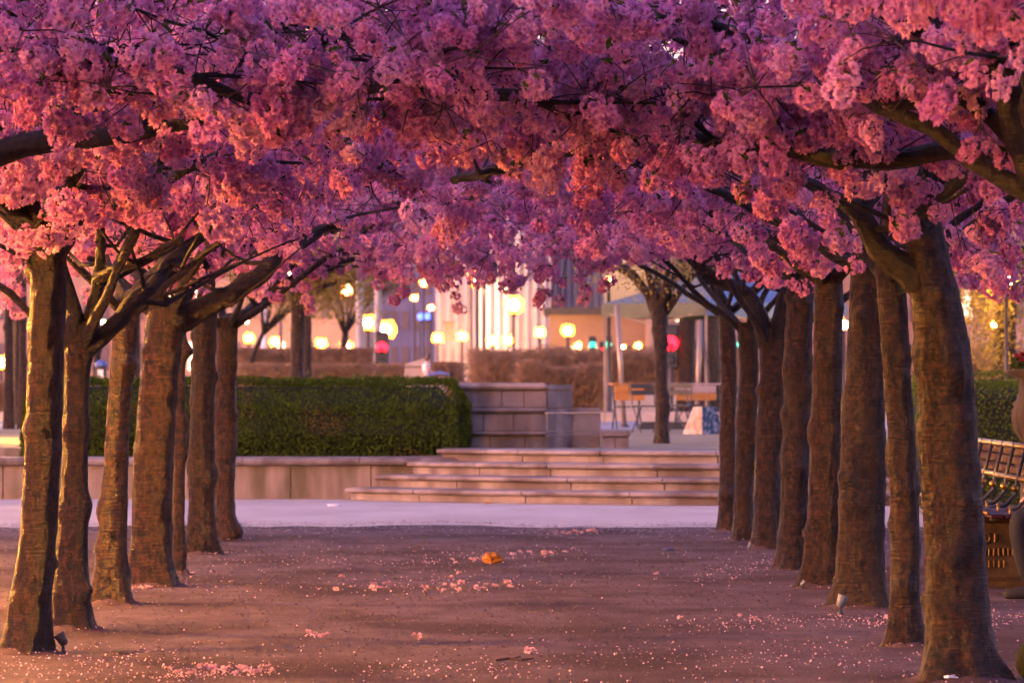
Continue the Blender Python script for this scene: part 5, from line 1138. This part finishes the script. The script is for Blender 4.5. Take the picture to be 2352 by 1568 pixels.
# fallen petals: thousands of single petals plus loose blossoms in drifts
def gz(x, y): return .014 * (noise.noise(Vector((x * .7, y * .35, 0))) + .5 * noise.noise(Vector((x * 2.1, y * 1.3, 3)))) + .004
P_ = []
for _ in range(3600):
    y = 24 + 30 * random.random()**1.25; x = random.uniform(-.115, .115) * y
    dens = .5 + .5 * noise.noise(Vector((x * .6, y * .22, 7))) + (.35 if y < 30 else 0) + (.18 if abs(x) > 1.7 else 0)
    if random.random() < dens**2 * .9: P_.append((x, y, gz(x, y) + .004))
def drift(u0, v0, u1, v1, n, su, sv):
    for _ in range(n):
        t_ = random.random(); u = u0 + (u1 - u0) * t_ + random.gauss(0, su); v = v0 + (v1 - v0) * t_ + random.gauss(0, sv)
        y = GD(max(v, 1190)); x = XU(u, y); P_.append((x, y, gz(x, y) + .004 + random.random() * .012))
drift(380, 1556, 620, 1540, 260, 30, 7); drift(760, 1350, 1180, 1336, 230, 60, 11); drift(950, 1296, 1350, 1268, 150, 50, 8); drift(1270, 1230, 1370, 1222, 110, 15, 2)
drift(2000, 1430, 2352, 1425, 420, 60, 10); drift(1550, 1440, 2000, 1425, 200, 60, 9); drift(700, 1458, 745, 1465, 60, 8, 3); drift(800, 1550, 1200, 1530, 130, 60, 12); drift(1300, 1500, 2100, 1520, 220, 80, 20); drift(20, 1540, 400, 1520, 240, 60, 18); drift(300, 1352, 340, 1350, 50, 6, 2); drift(1600, 1330, 1800, 1280, 160, 40, 12); drift(520, 1300, 1000, 1280, 160, 80, 14)
for (label, bv, prof, limbs, cz, kw) in TREES[:15]:  # petals caught round the trunk feet
    y0_ = GD(bv); x0_ = XU(prof[0][0], y0_); r0_ = prof[0][2] * y0_ / F
    for _ in range(26):
        a = random.random() * 6.28; rr = r0_ * random.uniform(1.25, 2.6); P_.append((x0_ + rr * math.cos(a), y0_ + rr * math.sin(a), gz(x0_, y0_) + .012 + max(0, .03 * (1.9 - rr / r0_))))
n = 9000; yy = 23.5 + 28 * RNG.random(n)**1.2; xx = RNG.uniform(-.11, .11, n) * yy
zz = np.array([gz(a, b) for a, b in zip(xx, yy)]); sz = RNG.uniform(.004, .013, n) * (yy / 34)
ang = RNG.random(n) * 6.28; ca, sa = np.cos(ang), np.sin(ang); C_ = np.stack([xx, yy, zz - .002], 1)
def off_(a, b, h): return C_ + np.stack([(a * ca - b * sa) * sz, (a * sa + b * ca) * sz, h * sz], 1)
Vp = np.stack([off_(-1, -.8, 0), off_(1.1, -.7, 0), off_(.9, 1, 0), off_(-1, .8, 0), off_(.1, 0, .9)], 1).reshape(-1, 3); o5 = np.arange(n)[:, None] * 5
Fp = np.concatenate([o5 + np.array([[k, (k + 1) % 4, 4]]) for k in range(4)], 0)
stuff(tag(obj('gravel_stones', npmesh('gravel_stones', Vp, Fp), 'pebble'), 'small brown gravel stones scattered over the alley', 'gravel'))
pp = np.array(P_); stuff(tag(obj('fallen_petals', leaf_quads('fallen_petals', pp, np.tile((0, -.3, 1.), (len(pp), 1)), .0064, .5, .8), 'petal_ground'), 'pink fallen petals strewn over the alley ground', 'petals'))
loose = [(drf, u, v) for drf, lst in enumerate(([(u, 1550 - .03 * (u - 400) + random.gauss(0, 4)) for u in np.linspace(390, 625, 18)], [(u, 1346 + random.gauss(0, 9)) for u in sorted(random.uniform(770, 1190) for _ in range(22))], [(u, 1296 - .07 * (u - 950) + random.gauss(0, 4)) for u in sorted(random.uniform(950, 1340) for _ in range(16))], [(u, 1226 + random.gauss(0, 2)) for u in np.linspace(1280, 1365, 7)], [(710, 1455), (722, 1460), (740, 1466), (962, 1468), (1212, 1500), (310, 1355), (325, 1355), (345, 1355), (1735, 1428), (1560, 1425), (1505, 1322), (2040, 1424), (1700, 1420)])) for u, v in lst]
mb = MB(); rnd = random.Random(5); bl_mesh = []
for i in range(4):
    b = MB(); add_blossom(b, (0, 0, 0), (rnd.gauss(0, .5), rnd.gauss(-.4, .5), 1), 1.0, rnd); add_blossom(b, (.03, .01, .004), (rnd.gauss(0, .5), rnd.gauss(-.4, .5), 1), .9, rnd)
    me = bpy.data.meshes.new('fallen_blossom'); me.from_pydata(b.v, [], b.f); me.update(); me.materials.append(M['petal_ground']); bl_mesh.append(me)
for k, (drf, u, v) in enumerate(loose):
    y = GD(v); x = XU(u, y); o = obj('fallen_blossom', rnd.choice(bl_mesh), None, loc=(x, y, gz(x, y) + .012)); o.rotation_euler = (0, 0, rnd.random() * 6); s = rnd.uniform(.5, .95); o.scale = (s, s, s)
    tag(o, ('pink blossom in the foreground drift at bottom left', 'pink blossom in the long drift across the middle of the alley', 'pink blossom in the drift beside the brown paper bag', 'pink blossom in the small far drift near the plaza', 'single pink blossom lying apart on the gravel')[drf], 'blossom', ('foreground drift', 'middle drift', 'drift by the paper bag', 'far drift', 'stray blossoms')[drf])


# specks dither dark alley into pale plaza, imitating the canopy shadow's soft edge
for nm, lbl, mt, sgn, k in (('dark_edge_specks', 'dark specks imitating the soft canopy shade edge on the pale plaza', 'gravel', 1, 2200), ('pale_edge_specks', 'pale specks imitating the soft canopy shade edge at the alley end', 'pave', -1, 2600)):
    dy = np.abs(RNG.normal(0, .6 if sgn > 0 else 1.3, k)) * sgn; xx = RNG.uniform(-9, 9, k)
    yy = 52.7 + dy + np.array([2.6 * noise.noise(Vector((x * .45, 0, 1))) + .7 * noise.noise(Vector((x * 2.1, 0, 2))) for x in xx])
    zz = np.where(yy > 48.5, .012, .02); pts = np.stack([xx, yy, zz + RNG.random(k) * .004], 1)
    stuff(tag(obj(nm, leaf_quads(nm, pts, np.tile((0, -.02, 1.), (k, 1)), .016, .02, .9), mt), lbl, 'grit'))
